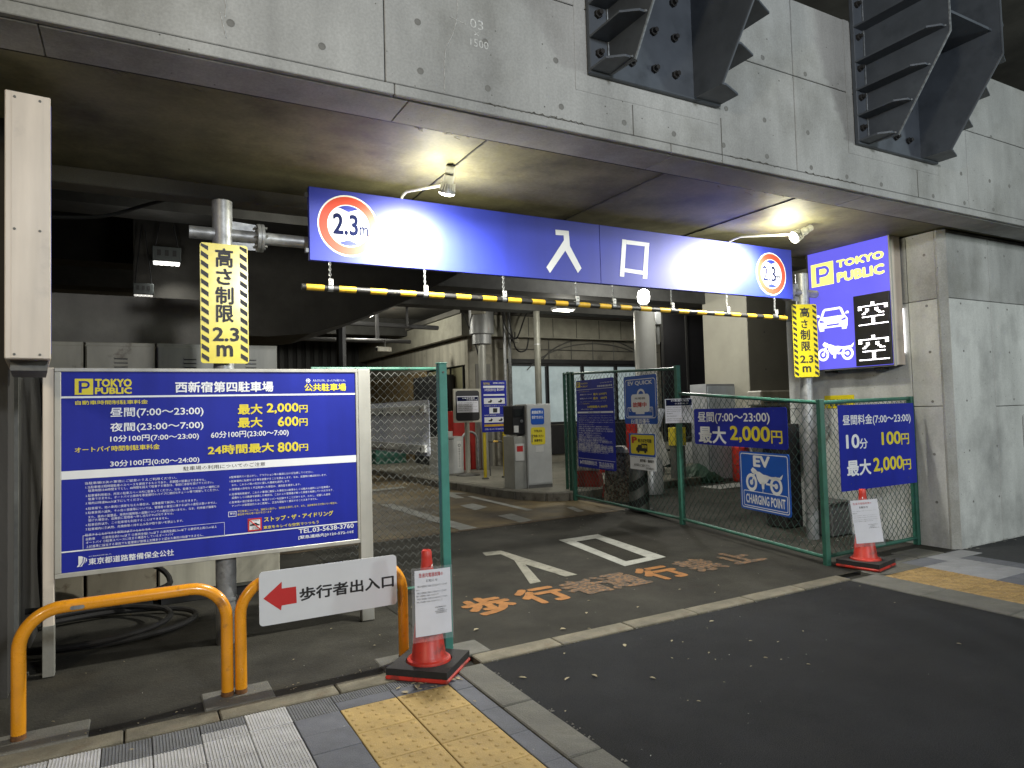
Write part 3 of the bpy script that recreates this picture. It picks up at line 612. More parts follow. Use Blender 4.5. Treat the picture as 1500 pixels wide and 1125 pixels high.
def plain(a, b, m, sub=True):
    w = b[0] - a[0]; d = b[1] - a[1]
    o = MB().box((0, 0, -.05), (w, d, 0), .0025).build('tile', m, pv); o.location = (a[0], a[1], random.uniform(-.002, .001))
rtile(.684, 3.555, .226, .2, slate_rib); rtile(.914, 3.655, .30, .1, slate_rib); rtile(1.218, 3.655, .30, .1, slate_rib)
for j in range(16): plain((.684, 3.553 - .2 * (j + 1)), (.908, 3.55 - .2 * j), tile_grey)
for a, b in ((.912, 1.21), (1.214, 1.515)): plain((a, 3.557), (b, 3.652), tile_grey)
for j in range(18): plain((1.518, 3.757 - .3 * (j + 1)), (1.622, 3.754 - .3 * j), tile_grey)
def tactile(name):
    mb = MB(); mb.box((.001, .001, -.05), (.298, .298, 0), .003)
    for a in range(5):
        for b in range(5):
            cx, cy = .03 + a * .06, .03 + b * .06; n = 10
            vs = [(cx + r * math.cos(2 * math.pi * k / n), cy + r * math.sin(2 * math.pi * k / n), z) for r, z in ((.0145, 0), (.0095, .0052)) for k in range(n)]
            mb.add(vs, [(k, (k + 1) % n, n + (k + 1) % n, n + k) for k in range(n)] + [tuple(n + k for k in range(n))])
    return mb.mesh('tactile_tile')
tm = tactile('t'); tm.materials.append(tile_yellow); tm2 = tactile('t'); tm2.materials.append(tile_yellow_old)
for me in (tm, tm2):
    for p in me.polygons: p.use_smooth = len(p.vertices) == 4 and p.area < .0001
for i in range(2):
    for j in range(11):
        o = link('tactile_tile', tm, pv); o.location = (.912 + .302 * i, 3.553 - .302 * (j + 1), random.uniform(-.0015, .0015))
for i in range(2):
    for j in range(8):
        o = link('tactile_tile', tm2, pv); o.location = (5.605 + .302 * i, 3.66 - .302 * (j + 1), random.uniform(-.0015, .0015))
# right pavement beyond the tactile strip
pal = {(6.32, 6.92, 3.16, 3.66), (6.72, 7.12, 3.66, 3.86)}
for i in range(5):
    for j in range(11):
        x0 = 6.21 + .2 * i; y1 = 3.865 - .2 * j
        cx, cy = x0 + .1, y1 - .1
        light = (6.3 < cx < 6.85 and 3.0 < cy < 3.62) or (6.62 < cx < 7.2 and 3.62 < cy < 3.9)
        if cx > 6.95 and cy < 3.65: continue
        plain((x0, y1 - .197), (x0 + .197, y1), tile_pale if light else tile_grey)
for i in range(3): plain((5.61 + .2 * i, 3.668), (5.807 + .2 * i, 3.865), kerb_grey)
for a, b, c, d in ((5.66, 3.88, 6.1, 4.12), (6.12, 3.88, 6.5, 4.1), (6.52, 3.88, 6.95, 4.16)):
    stone('kerb_stone', (a, b), (c, d), kerb_grey, kr, dz=0.0)

# ------------------------------------------------------------------ painted words on the drive
pr = sroot('road_marking')
def gpoly(mb, pts, z=0.004):
    bm = bmesh.new(); f = bm.faces.new([bm.verts.new((p[0], p[1], z)) for p in pts]); f.normal_update()
    if f.normal.z < 0: f.normal_flip()
    bmesh.ops.triangulate(bm, faces=[f]); bm.verts.index_update()
    mb.add([v.co.copy() for v in bm.verts], [tuple(v.index for v in g.verts) for g in bm.faces]); bm.free()
mb = MB(); gpoly(mb, [(3.24, 6.60), (3.45, 6.58), (3.51, 5.21), (3.38, 5.21), (3.334, 5.85), (3.105, 5.18), (2.99, 5.17), (3.335, 6.075), (3.36, 6.41), (3.195, 6.43)]); mb.build('painted_character', paint_dim, pr)
mb = MB(); KO = [(4.06, 5.22), (4.64, 5.30), (4.84, 6.72), (4.27, 6.70)]; KI = [(4.20, 5.38), (4.48, 5.40), (4.66, 6.52), (4.38, 6.50)]
for i in range(4): gpoly(mb, [KO[i], KO[(i + 1) % 4], KI[(i + 1) % 4], KI[i]])
mb.build('painted_character', paint_white, pr)
for ch, cx, cy, mm in (('歩', 2.40, 4.80, 0), ('行', 2.90, 4.82, 0), ('者', 3.32, 4.83, 1), ('通', 3.70, 4.83, 1), ('行', 4.17, 4.84, 0), ('禁', 4.66, 4.86, 1), ('止', 5.16, 4.88, 1)):
    t = MB(); text(t, ch, -.205, -.235, .205, .235, 3, 0)
    t.v = [(v[0] + cx, v[2] + cy, .004 - v[1]) for v in t.v]; t.build('painted_character', (orange_a, orange_b)[mm], pr)
for q in ([(4.58, 9.55), (4.90, 9.75), (4.90, 10.3), (4.62, 10.2)], [(4.56, 8.1), (4.80, 8.18), (4.86, 8.9), (4.60, 8.84)], [(3.66, 8.05), (3.92, 8.02), (3.86, 9.2), (3.82, 11.2), (3.6, 11.2)], [(5.18, 9.0), (5.30, 9.0), (5.32, 11.2), (5.22, 11.2)],
          [(2.3, 10.9), (3.6, 11.4), (3.7, 12.0), (2.2, 11.6)], [(4.95, 11.1), (5.1, 11.05), (5.2, 11.7), (5.45, 11.65), (5.2, 12.1), (4.85, 11.7), (5.0, 11.65)], [(2.6, 12.9), (4.9, 13.4), (4.9, 13.7), (2.5, 13.3)], [(5.7, 8.4), (5.82, 8.4), (5.95, 8.9), (5.83, 8.9)]):
    mb = MB(); gpoly(mb, q, -0.007); mb.build('painted_line', paint_white, pr)

# ------------------------------------------------------------------ concrete beam across the entrance
bmR = sroot('concrete_beam')
MB().box((-8, 3.436, 3.215), (16, 3.72, 4.6)).build('core', concrete_dark, bmR)
def panel(root, a, b, m, name='formwork_panel', bev=.004): return MB().box(a, b, bev).build(name, m, root)
zs = [(3.262, 3.997), (4.003, 4.60)]
for a, b in ((-8, -2.43), (-2.43, -.63), (-.63, 1.17), (1.17, 4.41), (4.41, 6.78), (6.78, 8.58), (8.58, 12), (12, 16)):
    for z0, z1 in zs: panel(bmR, (a + .003, 3.40, z0), (b - .003, 3.433, z1), concrete)
for a, b in ((-8, -2), (-2, 1.22), (1.22, 3.15), (3.15, 5.2), (5.2, 16)): panel(bmR, (a + .002, 3.398, 3.20), (b - .002, 3.436, 3.258), concrete, 'bottom_lip')
for a, b in ((-8, -.35), (-.35, 1.31), (1.31, 3.2), (3.2, 5.3), (5.3, 16)): panel(bmR, (a + .002, 3.438, 3.195), (b - .002, 3.722, 3.213), concrete, 'underside_panel')
for a, b in (((2.39, 3.397, 3.47), (2.47, 3.401, 4.6)), ((2.47, 3.397, 3.47), (3.60, 3.401, 3.57)), ((5.04, 3.397, 3.50), (5.11, 3.401, 4.6)), ((5.11, 3.397, 3.50), (6.3, 3.401, 3.55)), ((3.62, 3.397, 3.20), (3.625, 3.401, 3.52)), ((2.83, 3.397, 3.26), (2.835, 3.4006, 3.46)), ((5.97, 3.397, 3.26), (5.975, 3.4006, 3.5))):
    MB().box(a, b).build('patch_panel', concrete if b[0] - a[0] > .01 else concrete_dark, bmR)
tie = MB().lathe([(0.019, 0), (0.019, -.0012), (0.014, -.0012), (0.013, 0.001)], n=14, axis=1).mesh('tie_hole'); tie.materials.append(mat('tie_plug', (0.2, 0.2, 0.19), .8, bump=.3))
def ties(root, pts, axis, pl, k=1.0):
    for q in pts:
        o = link('tie_hole', tie, root)
        if axis == 'y': o.location = (q[0], pl, q[1])
        else: o.location = (pl, q[0], q[1]); o.rotation_euler = (0, 0, R(-90))
        o.rotation_euler.y = random.uniform(0, 3); o.scale = (k, 1, k)
ties(bmR, [(1.36, 3.63), (1.37, 3.36), (1.77, 3.62), (1.78, 3.35), (2.25, 3.62), (2.28, 3.34), (.41, 3.38), (.84, 3.37), (2.76, 3.33), (3.18, 3.33), (3.68, 3.6), (4.07, 3.59), (4.55, 3.58), (4.08, 3.32), (3.64, 3.33), (6.67, 3.57), (5.45, 3.3), (4.08, 4.06), (4.55, 4.04), (4.57, 3.31), (7.16, 3.57), (7.23, 4.01), (7.52, 3.57), (-.1, 3.4), (-.1, 3.66), (.41, 3.66), (.84, 3.65), (5.0, 3.3), (6.2, 3.3), (6.7, 3.3), (7.2, 3.3)], 'y', 3.3995)
mb = MB()
for pts in ([(1.60, 3.90), (1.60, 3.74), (1.57, 3.62), (1.52, 3.5), (1.51, 3.27)], [(1.55, 3.71), (1.65, 3.69)], [(.37, 3.56), (.39, 3.46), (.385, 3.4)], [(.365, 3.42), (.39, 3.30)]):
    mb.tube([(p[0], 3.3985, p[1]) for p in smooth_path([(a, 0, b) for a, b in pts], 4) for p in [(p.x, p.z)]], .0022, 4)
for s, u0, v0, u1, v1 in (('03', 1.675, 3.68, 1.76, 3.735), ('×', 1.70, 3.64, 1.73, 3.665), ('1500', 1.675, 3.575, 1.79, 3.62)): text(mb, s, u0, v0, u1, v1, 0, 3.398)
mb.build('chalk_marks', chalk, bmR)
mb = MB()
for s_, e_, z_ in ((1.75, 2.45, 3.262), (3.7, 4.2, 3.262), (4.5, 5.2, 3.262)):
    x = s_; pts = []
    while x < e_: pts.append((x, 3.399, z_ + random.uniform(-.012, .008))); x += random.uniform(.01, .03)
    mb.tube(pts, [random.uniform(.001, .005) for _ in pts], 4)
mb.build('cracks', concrete_dark, bmR)
# ceiling of the opening
cr = sroot('ceiling')
for a, b in ((-8, -1.9), (-1.9, 1.985), (1.998, 3.46), (3.472, 4.925), (4.937, 7.17), (7.18, 16)):
    MB().box((a + .002, 3.80, 3.245), (b - .002, 5.44, 3.30)).build('ceiling_panel', soffit_mat, cr)
MB().box((-8, 3.722, 3.225), (16, 3.798, 3.32)).build('joint_filler', rubber, cr)
MB().box((-8, 5.45, 3.14), (16, 5.66, 4.3), .01).build('edge_girder', concrete_dark, cr)
mb = MB()
for xj in (1.99, 3.466, 4.93):
    pts = [(xj + random.uniform(-.004, .004), y_, 3.243) for y_ in [3.8 + .05 * k for k in range(33)]]
    mb.tube(pts, [random.uniform(.004, .009) for _ in pts], 5)
mb.build('joint_sealant', rubber, cr)
mb = MB(); random.seed(11)
for k in range(130):
    x = random.uniform(-.35, 2.6) if k < 90 else random.uniform(2.6, 5); y_ = 3.80 + abs(random.gauss(0, .035)); l = random.uniform(.01, .05); a = random.uniform(-.6, .6)
    mb.tube([(x, y_, 3.243), (x + l * math.cos(a), y_ + l * math.sin(a) * .4, 3.241 - random.uniform(0, .008))], .0016, 3)
mb.build('peeling_sealant', mat('peeling_film', (0.3, 0.26, 0.19), .8, bump=0), cr)['kind'] = 'stuff'
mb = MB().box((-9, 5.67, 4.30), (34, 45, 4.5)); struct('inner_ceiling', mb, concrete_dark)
mb = MB().box((-12, -2.0, 7.2), (30, 14, 7.6)); struct('viaduct_deck', mb, concrete_dark)
for y_, z_ in ((8.0, 3.72), (10.6, 3.66), (13.4, 3.8), (19, 3.8)):
    struct('cross_girder', MB().box((-8, y_, z_), (30 if y_ > 9 else 4.6, y_ + .45, 4.299)), mat('dark_girder', (.045, .045, .042), .8, var=.25, bump=.2))  # concrete colour darkened in place of shade, as the lamps overlight these faces
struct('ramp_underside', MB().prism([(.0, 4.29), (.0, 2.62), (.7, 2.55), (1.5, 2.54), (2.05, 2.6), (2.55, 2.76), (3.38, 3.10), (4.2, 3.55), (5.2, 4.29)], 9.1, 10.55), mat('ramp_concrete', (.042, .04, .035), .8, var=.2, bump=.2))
# ------------------------------------------------------------------ right hand concrete abutment
wr = sroot('concrete_wall')
MB().box((7.215, 3.905, -.1), (15.9, 5.82, 3.228)).build('core', concrete_dark, wr)
cn = concrete_new
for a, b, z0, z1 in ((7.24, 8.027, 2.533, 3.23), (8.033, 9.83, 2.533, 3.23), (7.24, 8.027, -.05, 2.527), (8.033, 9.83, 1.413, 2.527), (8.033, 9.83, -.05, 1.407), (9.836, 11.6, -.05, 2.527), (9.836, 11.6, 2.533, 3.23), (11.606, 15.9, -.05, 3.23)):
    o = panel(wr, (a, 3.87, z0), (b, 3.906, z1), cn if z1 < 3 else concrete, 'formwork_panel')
MB().add([(7.18, 3.93, -.05), (7.238, 3.87, -.05), (7.238, 3.95, -.05), (7.18, 3.95, -.05), (7.18, 3.93, 3.23), (7.238, 3.87, 3.23), (7.238, 3.95, 3.23), (7.18, 3.95, 3.23)], [(0, 1, 5, 4), (0, 3, 2, 1), (4, 5, 6, 7), (1, 2, 6, 5), (3, 0, 4, 7)]).build('corner_chamfer', concrete, wr)
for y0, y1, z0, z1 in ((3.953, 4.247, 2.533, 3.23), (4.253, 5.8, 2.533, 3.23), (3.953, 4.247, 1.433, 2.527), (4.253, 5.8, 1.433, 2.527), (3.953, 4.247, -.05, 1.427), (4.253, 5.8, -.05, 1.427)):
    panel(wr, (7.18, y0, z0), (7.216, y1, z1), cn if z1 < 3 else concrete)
ties(wr, [(7.45, 3.02), (7.97, 3.0), (8.36, 3.05), (7.45, 2.48), (7.97, 2.46), (8.36, 2.46), (7.46, 1.99), (7.97, 1.99), (8.36, 1.99), (7.47, 1.48), (8.0, .99), (7.49, .45), (7.99, .46), (8.4, 1.48), (7.47, .97)], 'y', 3.8695, .6)
ties(wr, [(4.06, 3.0), (4.06, 2.47), (4.05, 1.99), (4.05, 1.48), (4.06, .94), (4.06, .45), (5.1, 1.0)], 'x', 7.1795, .75)
MB().box((8.55, 3.86, .95), (8.95, 3.871, 1.3), .004).build('patch_panel', concrete, wr)
# dark slot and screen wall beyond it
struct('dark_screen', MB().box((16.4, 6.0, -.1), (16.8, 24, 4.3)), dark_panel)
# far walls
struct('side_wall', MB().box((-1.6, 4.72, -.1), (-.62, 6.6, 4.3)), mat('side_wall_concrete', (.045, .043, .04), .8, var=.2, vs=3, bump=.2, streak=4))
struct('back_wall', MB().box((-6, 6.95, 2.2), (.75, 7.2, 2.62)), mat('back_wall_concrete', (.19, .175, .15), .8, var=.15, bump=.2))
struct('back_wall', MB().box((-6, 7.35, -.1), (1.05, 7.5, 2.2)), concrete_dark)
fw = sroot('sheet_wall')
MB().box((-6, 24.05, -.1), (7.3, 24.3, 6)).build('backing', dark_panel, fw)
cm = MB().box((0, 0, 0), (.16, .05, 2.3), .01).mesh('sheet_rib'); cm.materials.append(mat('sheet_rib_paint', (.05, .052, .055), .5, bump=.05))
for k in range(30):
    o = link('sheet_rib', cm, fw); o.location = (-1.2 + k * .29, 23.99, 2.1)
MB().box((-6, 23.7, .6), (7.3, 23.95, 1.9)).build('low_wall', mat('low_wall_paint', (.12, .12, .11), .8), fw)
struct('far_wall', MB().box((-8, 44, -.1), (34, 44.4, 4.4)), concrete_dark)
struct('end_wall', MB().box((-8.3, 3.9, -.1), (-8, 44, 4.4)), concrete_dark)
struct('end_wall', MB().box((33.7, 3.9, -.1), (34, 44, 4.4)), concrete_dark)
# pale concrete pier behind the fence
pi = sroot('concrete_pier'); MB().box((10.62, 9.5, -.05), (11.92, 10.7, 4.29), .01).build('shaft', mat('pier_concrete', (.36, .345, .28), .75, var=.08, vs=1.5, bump=.1), pi)
ties(pi, [(11.1, 2.95), (11.12, 1.5), (11.1, 2.2), (11.6, 1.5)], 'y', 9.4995)
# dark hoarding of tall sheets
hd = sroot('hoarding')
for k in range(7):
    x0 = 11.15 + k * .78
    MB().box((x0 + .006, 12.6, -.05), (x0 + .774, 12.64, 3.75)).build('hoarding_panel', mat('hoarding_sheet', (.016, .016, .018), .8, spec=.12, var=.2, vs=1, bump=.06, percopy=.2), hd)
    MB().box((x0 - .03, 12.57, -.05), (x0 + .03, 12.598, 3.75)).build('batten', mat('batten_paint', (.03, .03, .03), .5, bump=0), hd)
# raised island with its kerb
isl = sroot('island')
pts = [(5.32, 17.5), (5.45, 13.3), (5.62, 11.2), (5.75, 10.3), (6.0, 9.75), (6.35, 9.6), (9.5, 9.9), (12.5, 11.0), (12.5, 30), (5.3, 30)]
mb = MB(); n = len(pts); mb.add([(p[0], p[1], .12) for p in pts] + [(p[0], p[1], -.05) for p in pts], [tuple(range(n))] + [(i, i + n, (i + 1) % n + n, (i + 1) % n) for i in range(n)])
mb.build('slab', mat('island_concrete', (.24, .23, .19), .8, var=.2, vs=2, bump=.3, fine=.15, dirt=(.12, .11, .09), ds=2), isl)
for (a, b) in zip(pts[:7], pts[1:8]):
    L_ = math.hypot(b[0] - a[0], b[1] - a[1]); k = max(1, round(L_ / .9)); th = math.atan2(b[1] - a[1], b[0] - a[0])
    for i in range(k):
        o = MB().box((.005, -.05, -.04), (L_ / k - .005, .10, .128), .012).build('kerb_stone', mat('island_kerb', (.15, .14, .115), .85, var=.25, vs=5, bump=.5, fine=.2, dirt=(.07, .06, .045), ds=8), isl)
        o.location = (a[0] + (b[0] - a[0]) * i / k, a[1] + (b[1] - a[1]) * i / k, 0); o.rotation_euler.z = th
# ------------------------------------------------------------------ attendant booth
bo = thing('booth', 'cream attendant building with wide windows and projecting fascia inside the garage', 'building', (7.35, 15.5, .12))
def bp(name, a, b, m, bev=0.0, parent=None): return MB().box(a, b, bev).build(name, m, parent or bo)
bp('wall', (.0, .02, 0), (6.3, .2, 1.02), booth_wall); bp('wall', (0, .02, 2.62), (6.3, .2, 4.0), booth_wall); bp('wall', (0, .021, 1.02), (1.15, .2, 2.62), booth_wall); bp('wall', (5.9, .021, 1.02), (6.3, .2, 2.62), booth_wall)
bp('fascia', (-.18, -.30, 3.28), (6.4, -.18, 3.82), mat('fascia_paint', (.34, .33, .27), .7, var=.15, bump=.1)); bp('fascia', (-.30, -.30, 3.28), (-.181, 12, 3.82), mat('fascia_paint', (.27, .27, .23)))
bp('eaves', (-.18, -.179, 3.30), (6.3, 0, 3.36), concrete_dark); bp('eaves', (-.18, 0.001, 3.30), (-.001, 12, 3.36), concrete_dark)
bp('roof', (-.36, -.36, 3.83), (6.4, 12, 3.95), concrete_dark)
for k in range(9): bp('panel_joint', (.1 + k * .75, -.306, 3.3), (.115 + k * .75, -.301, 3.8), dark_panel)
# left wing
bp('wall', (0, .2, 2.60), (.15, 12, 3.28), cream); bp('wall', (0, 2.9, 0), (.15, 12, 2.59), ochre_wall); bp('wall', (0, .2, 0), (.15, 2.9, .9), dark_panel)
for k in range(8): bp('panel_joint', (-.006, 3.3 + k * 1.0, 0), (-.001, 3.33 + k * 1.0, 2.58), mat('joint_paint', (.13, .09, .05), .8, bump=0))
bp('panel_joint', (-.006, 2.9, 1.75), (-.001, 12, 1.79), MATS['joint_paint'])
for y0 in (.35, 1.15, 1.95):
    w_ = bp('window', (.02, y0, .95), (.05, y0 + .74, 2.55), curtain); bp('frame', (-.01, y0 - .05, .92), (.02, y0, 2.58), dark_panel, 0, w_); bp('frame', (-.01, y0 + .74, .92), (.02, y0 + .79, 2.58), dark_panel, 0, w_)
# front windows
wm = window_mat
for a, b in ((1.24, 2.30), (2.38, 3.45), (3.53, 4.60), (4.68, 5.84)):
    w_ = bp('window', (a, .08, 1.06), (b, .10, 2.56), window_mat )
    for q in (((a - .05, .0, 1.0), (a, .07, 2.62)), ((b, .0, 1.0), (b + .05, .07, 2.62)), ((a, .0, 2.56), (b, .07, 2.62)), ((a, .0, 1.0), (b, .07, 1.06))): bp('frame', q[0], q[1], dark_panel, 0, w_)
bp('head_beam', (1.1, -.05, 2.63), (5.95, .019, 2.74), dark_panel)
mb = MB()
for cx in (3.95,):
    mb.tube([(cx + 1.9 * math.cos(R(a)), -.01, 2.35 + 1.0 * math.sin(R(a))) for a in range(20, 165, 5)], .018, 5)
    mb.tube([(cx + 2.6 * math.cos(R(a)), -.014, 1.7 + 1.5 * math.sin(R(a))) for a in range(30, 155, 5)], .014, 5)
for k in range(6): mb.tube([(2.4 + k * .72, -.006, 2.75), (2.4 + k * .72, -.006, 3.27)], .012, 4)
mb.tube([(.9, -.008, 3.0), (6.2, -.008, 3.0)], .012, 4)
mb.build('trellis', galv_dark, bo, True)
mb = MB().lathe([(.095, 0), (.095, 3.0)], (.02, -.75, 0), 20); mb.build('downpipe', mat('pipe_grey', (.34, .34, .31), .45, metal=.2, bump=.03), bo, True)
mb = MB().lathe([(.235, 3.02), (.235, 3.24), (.30, 3.26), (.30, 3.86)], (.02, -.75, 0), 28); mb.build('hopper', mat('hopper_grey', (.27, .275, .28), .45, metal=.3, bump=.03), bo, True)
for cx in (.72, .86): MB().tube([(cx, -.62, 0), (cx, -.62, 3.9)], .04, 8).build('conduit', galv, bo, True)
MB().box((.2, .0, 0), (.62, .02, 2.6)).build('door', mat('booth_door', (.16, .155, .14), .6), bo)
bp('base_band', (2.2, -.03, .2), (6.2, .019, .98), dark_panel)
# ================================================================== SIGNS, POLES, FENCES
def sbox(sg, name, m, root, t=0.004, y=0.0, r=0.0, u0=None):
    w, h = sg['w'], sg['h']
    if r: mb = MB().prism(rr(0, 0, w, h, r), y, y + t)
    else: mb = MB().box((0, y, 0), (w, y + t, h))
    return mb.build(name, m, root)
def sthing(key, name, label, cat='sign', group=None):
    s = SG[key]; return thing(name, label, cat, s['loc'], s['th'], group)
def poly(p): return p
def pic_bike(mb, w, h, y):
    """motorcycle seen from the side, drawn in a box w x h"""
    S = lambda a, b: (a * w, b * h)
    k = h / w
    for c in ((.17, .36), (.82, .33)):
        r = .155 * w; mb.annulus(S(*c), r * .62, r, y, 26); mb.disc(S(*c), r * .30, y, 14)
    for q in ([(.17, .36), (.20, .36), (.30, .86), (.25, .84)], [(.16, .88), (.22, 1.0), (.30, .92), (.36, .80), (.30, .72), (.20, .76)], [(.28, .86), (.40, .84), (.50, .74), (.62, .72), (.66, .62), (.60, .45), (.50, .32), (.40, .34), (.33, .52)],
              [(.55, .74), (.70, .68), (.92, .70), (1.0, .84), (.96, .62), (.86, .58), (.66, .58)], [(.44, .40), (.52, .40), (.51, .14), (.45, .14)], [(.56, .42), (.84, .38), (.84, .30), (.56, .33)]):
        mb.flat([S(*p) for p in q], y)
def pic_car(mb, hole, w, h, y):
    S = lambda a, b: (a * w, b * h)
    mb.flat([S(*p) for p in ((.08, .60), (.17, .92), (.24, 1.0), (.76, 1.0), (.83, .92), (.92, .60), (1.0, .44), (.98, .12), (.02, .12), (0, .44))], y)
    mb.flat([S(*p) for p in ((.03, .125), (.2, .125), (.2, 0), (.05, 0))], y); mb.flat([S(*p) for p in ((.8, .125), (.97, .125), (.95, 0), (.8, 0))], y)
    mb.flat([S(*p) for p in ((-.04, .66), (.07, .66), (.07, .72), (0, .78), (-.04, .74))], y); mb.flat([S(*p) for p in ((1.04, .66), (.93, .66), (.93, .72), (1.0, .78), (1.04, .74))], y)
    hole.flat([S(*p) for p in ((.17, .62), (.25, .90), (.75, .90), (.83, .62))], y - .0006)
    for q in (((.06, .40), (.06, .52), (.22, .44), (.20, .38)), ((.94, .40), (.94, .52), (.78, .44), (.80, .38)), ((.28, .28), (.72, .28), (.70, .20), (.30, .20))): hole.flat([S(*p) for p in q], y - .0006)
def plogo(root, a, b, inv, ym, bm, y=-.0015):
    """yellow square with a cut-out P"""
    w = b[0] - a[0]; h = b[1] - a[1]
    MB().flat([(a[0], a[1]), (b[0], a[1]), (b[0], b[1]), (a[0], b[1])], y).build('logo_square', ym, root)
    mb = MB(); c = (a[0] + .58 * w, a[1] + .62 * h)
    mb.flat([(a[0] + .22 * w, a[1] + .12 * h), (a[0] + .38 * w, a[1] + .12 * h), (a[0] + .38 * w, a[1] + .86 * h), (a[0] + .22 * w, a[1] + .86 * h)], y - .0008)
    mb.flat([(a[0] + .38 * w, a[1] + .86 * h), (c[0], a[1] + .86 * h), (c[0], a[1] + .74 * h), (a[0] + .38 * w, a[1] + .74 * h)], y - .0008)
    mb.flat([(a[0] + .38 * w, a[1] + .50 * h), (c[0], a[1] + .50 * h), (c[0], a[1] + .38 * h), (a[0] + .38 * w, a[1] + .38 * h)], y - .0008)
    mb.annulus(c, .12 * h, .24 * h, y - .0008, 16, -90, 90, sx=w / h * 1.0); mb.build('letter_p', bm, root)

# ---- big tariff board on two aluminium posts
s = SG['board']; t = sthing('board', 'tariff_board', 'wide blue tariff board in an aluminium frame standing on two posts behind the orange hoops', 'notice board')
w, h = s['w'], s['h']
sbox(s, 'panel', sign_blue, t, .02)
for a, b in (((-.035, -.006, -.03), (w + .02, .03, -.001)), ((-.035, -.006, h + .001), (w + .02, .03, h + .024)), ((-.035, -.006, -.0005), (-.001, .03, h + .0005)), ((w + .001, -.006, -.0005), (w + .02, .03, h + .0005))): MB().box(a, b, .003).build('frame', alu, t)
for a, b in ((-.095, -.037), (w + .022, w + .115)):
    MB().box((a, .0, -.60), (b, .06, h + .026), .004).build('post', alu_warm if a < 0 else alu, t)
MB().box((-.096, -.004, -.60), (-.036, .064, -.30), .003).build('post_sleeve', mat('sleeve_grey', (.22, .22, .2), .7, bump=.2), t)
letter_sign(t, s)
p = s['p']; plogo(t, p['logo'][0], p['logo'][1], 0, pr_yellow, sign_blue)
mb = MB(); y_ = -.0015
mb.flat([(0, p['line1'][0][1] - .008), (w, p['line1'][1][1] - .008), (w, p['line1'][1][1] + .004), (0, p['line1'][0][1] + .004)], y_)
b0 = (p['band'][0][1] + p['band'][3][1]) / 2; b1 = (p['band'][1][1] + p['band'][2][1]) / 2
mb.flat([(0, b0), (w, b0), (w, b1), (0, b1)], -.0008)
l2 = (p['line2'][0][1] + p['line2'][1][1]) / 2; mb.flat([(0, l2 - .004), (w, l2 - .004), (w, l2 + .004), (0, l2 + .004)], y_)
bx = p['box']; br = p['boxr']; mb.rline(bx[0][0], bx[0][1], br[0][0], bx[1][1], .002, y_)
wb = p['wbox']; mb.rline(wb[0][0], wb[0][1], wb[1][0], wb[1][1], .003, y_)
m0, m1 = p['mark']; W_ = m1[0] - m0[0]; H_ = m1[1] - m0[1]
mb.flat([(m0[0], m0[1]), (m0[0] + .55 * W_, m0[1] + .02 * H_), (m1[0], m0[1] + .5 * H_), (m1[0], m0[1] + .72 * H_), (m0[0] + .45 * W_, m0[1] + .98 * H_), (m0[0] + .16 * W_, m1[1]), (m0[0] + .16 * W_, m0[1] + .22 * H_)], y_)
e0, e1 = p['emb']; ec = ((e0[0] + e1[0]) / 2, (e0[1] + e1[1]) / 2)
for k in range(8): mb.disc((ec[0] + .013 * math.cos(k * .785), ec[1] + .012 * math.sin(k * .785)), .004, y_, 8)
mb.disc(ec, .006, y_, 10); mb.build('white_print', pr_white, t)
mb = MB()
for k in (0, 1): mb.tube([(m0[0] + (.3 + .25 * k) * W_, y_ - .0006, m0[1] + .05 * H_), (m0[0] + (.6 + .22 * k) * W_, y_ - .0006, m0[1] + .4 * H_), (m0[0] + (.66 + .26 * k) * W_, y_ - .0006, m0[1] + .85 * H_)], .0022, 4)
mb.build('logo_groove', sign_blue, t)
i0, i1 = p['icon']; MB().flat([(i0[0], i0[1]), (i1[0], i0[1]), (i1[0], i1[1]), (i0[0], i1[1])], y_).build('pictogram_ground', pr_white, t)
mb = MB().rline(i0[0], i0[1], i1[0], i1[1], .010, y_ - .0006); mb.tube([(i0[0] + .01, y_ - .0012, i1[1] - .01), (i1[0] - .01, y_ - .0012, i0[1] + .01)], .0035, 4); mb.build('pictogram_ring', pr_red, t)
mb = MB(); W_ = i1[0] - i0[0]; H_ = i1[1] - i0[1]
mb.flat([(i0[0] + a * W_, i0[1] + b * H_) for a, b in ((.15, .42), (.15, .52), (.3, .55), (.38, .64), (.6, .64), (.7, .54), (.85, .5), (.85, .42))], y_ - .0009)
text(mb, 'IDLING', i0[0] + .22 * W_, i0[1] + .76 * H_, i0[0] + .78 * W_, i0[1] + .86 * H_, 1, y_ - .0009); text(mb, 'STOP', i0[0] + .28 * W_, i0[1] + .14 * H_, i0[0] + .72 * W_, i0[1] + .27 * H_, 1, y_ - .0009); mb.build('pictogram_car', pr_black, t)

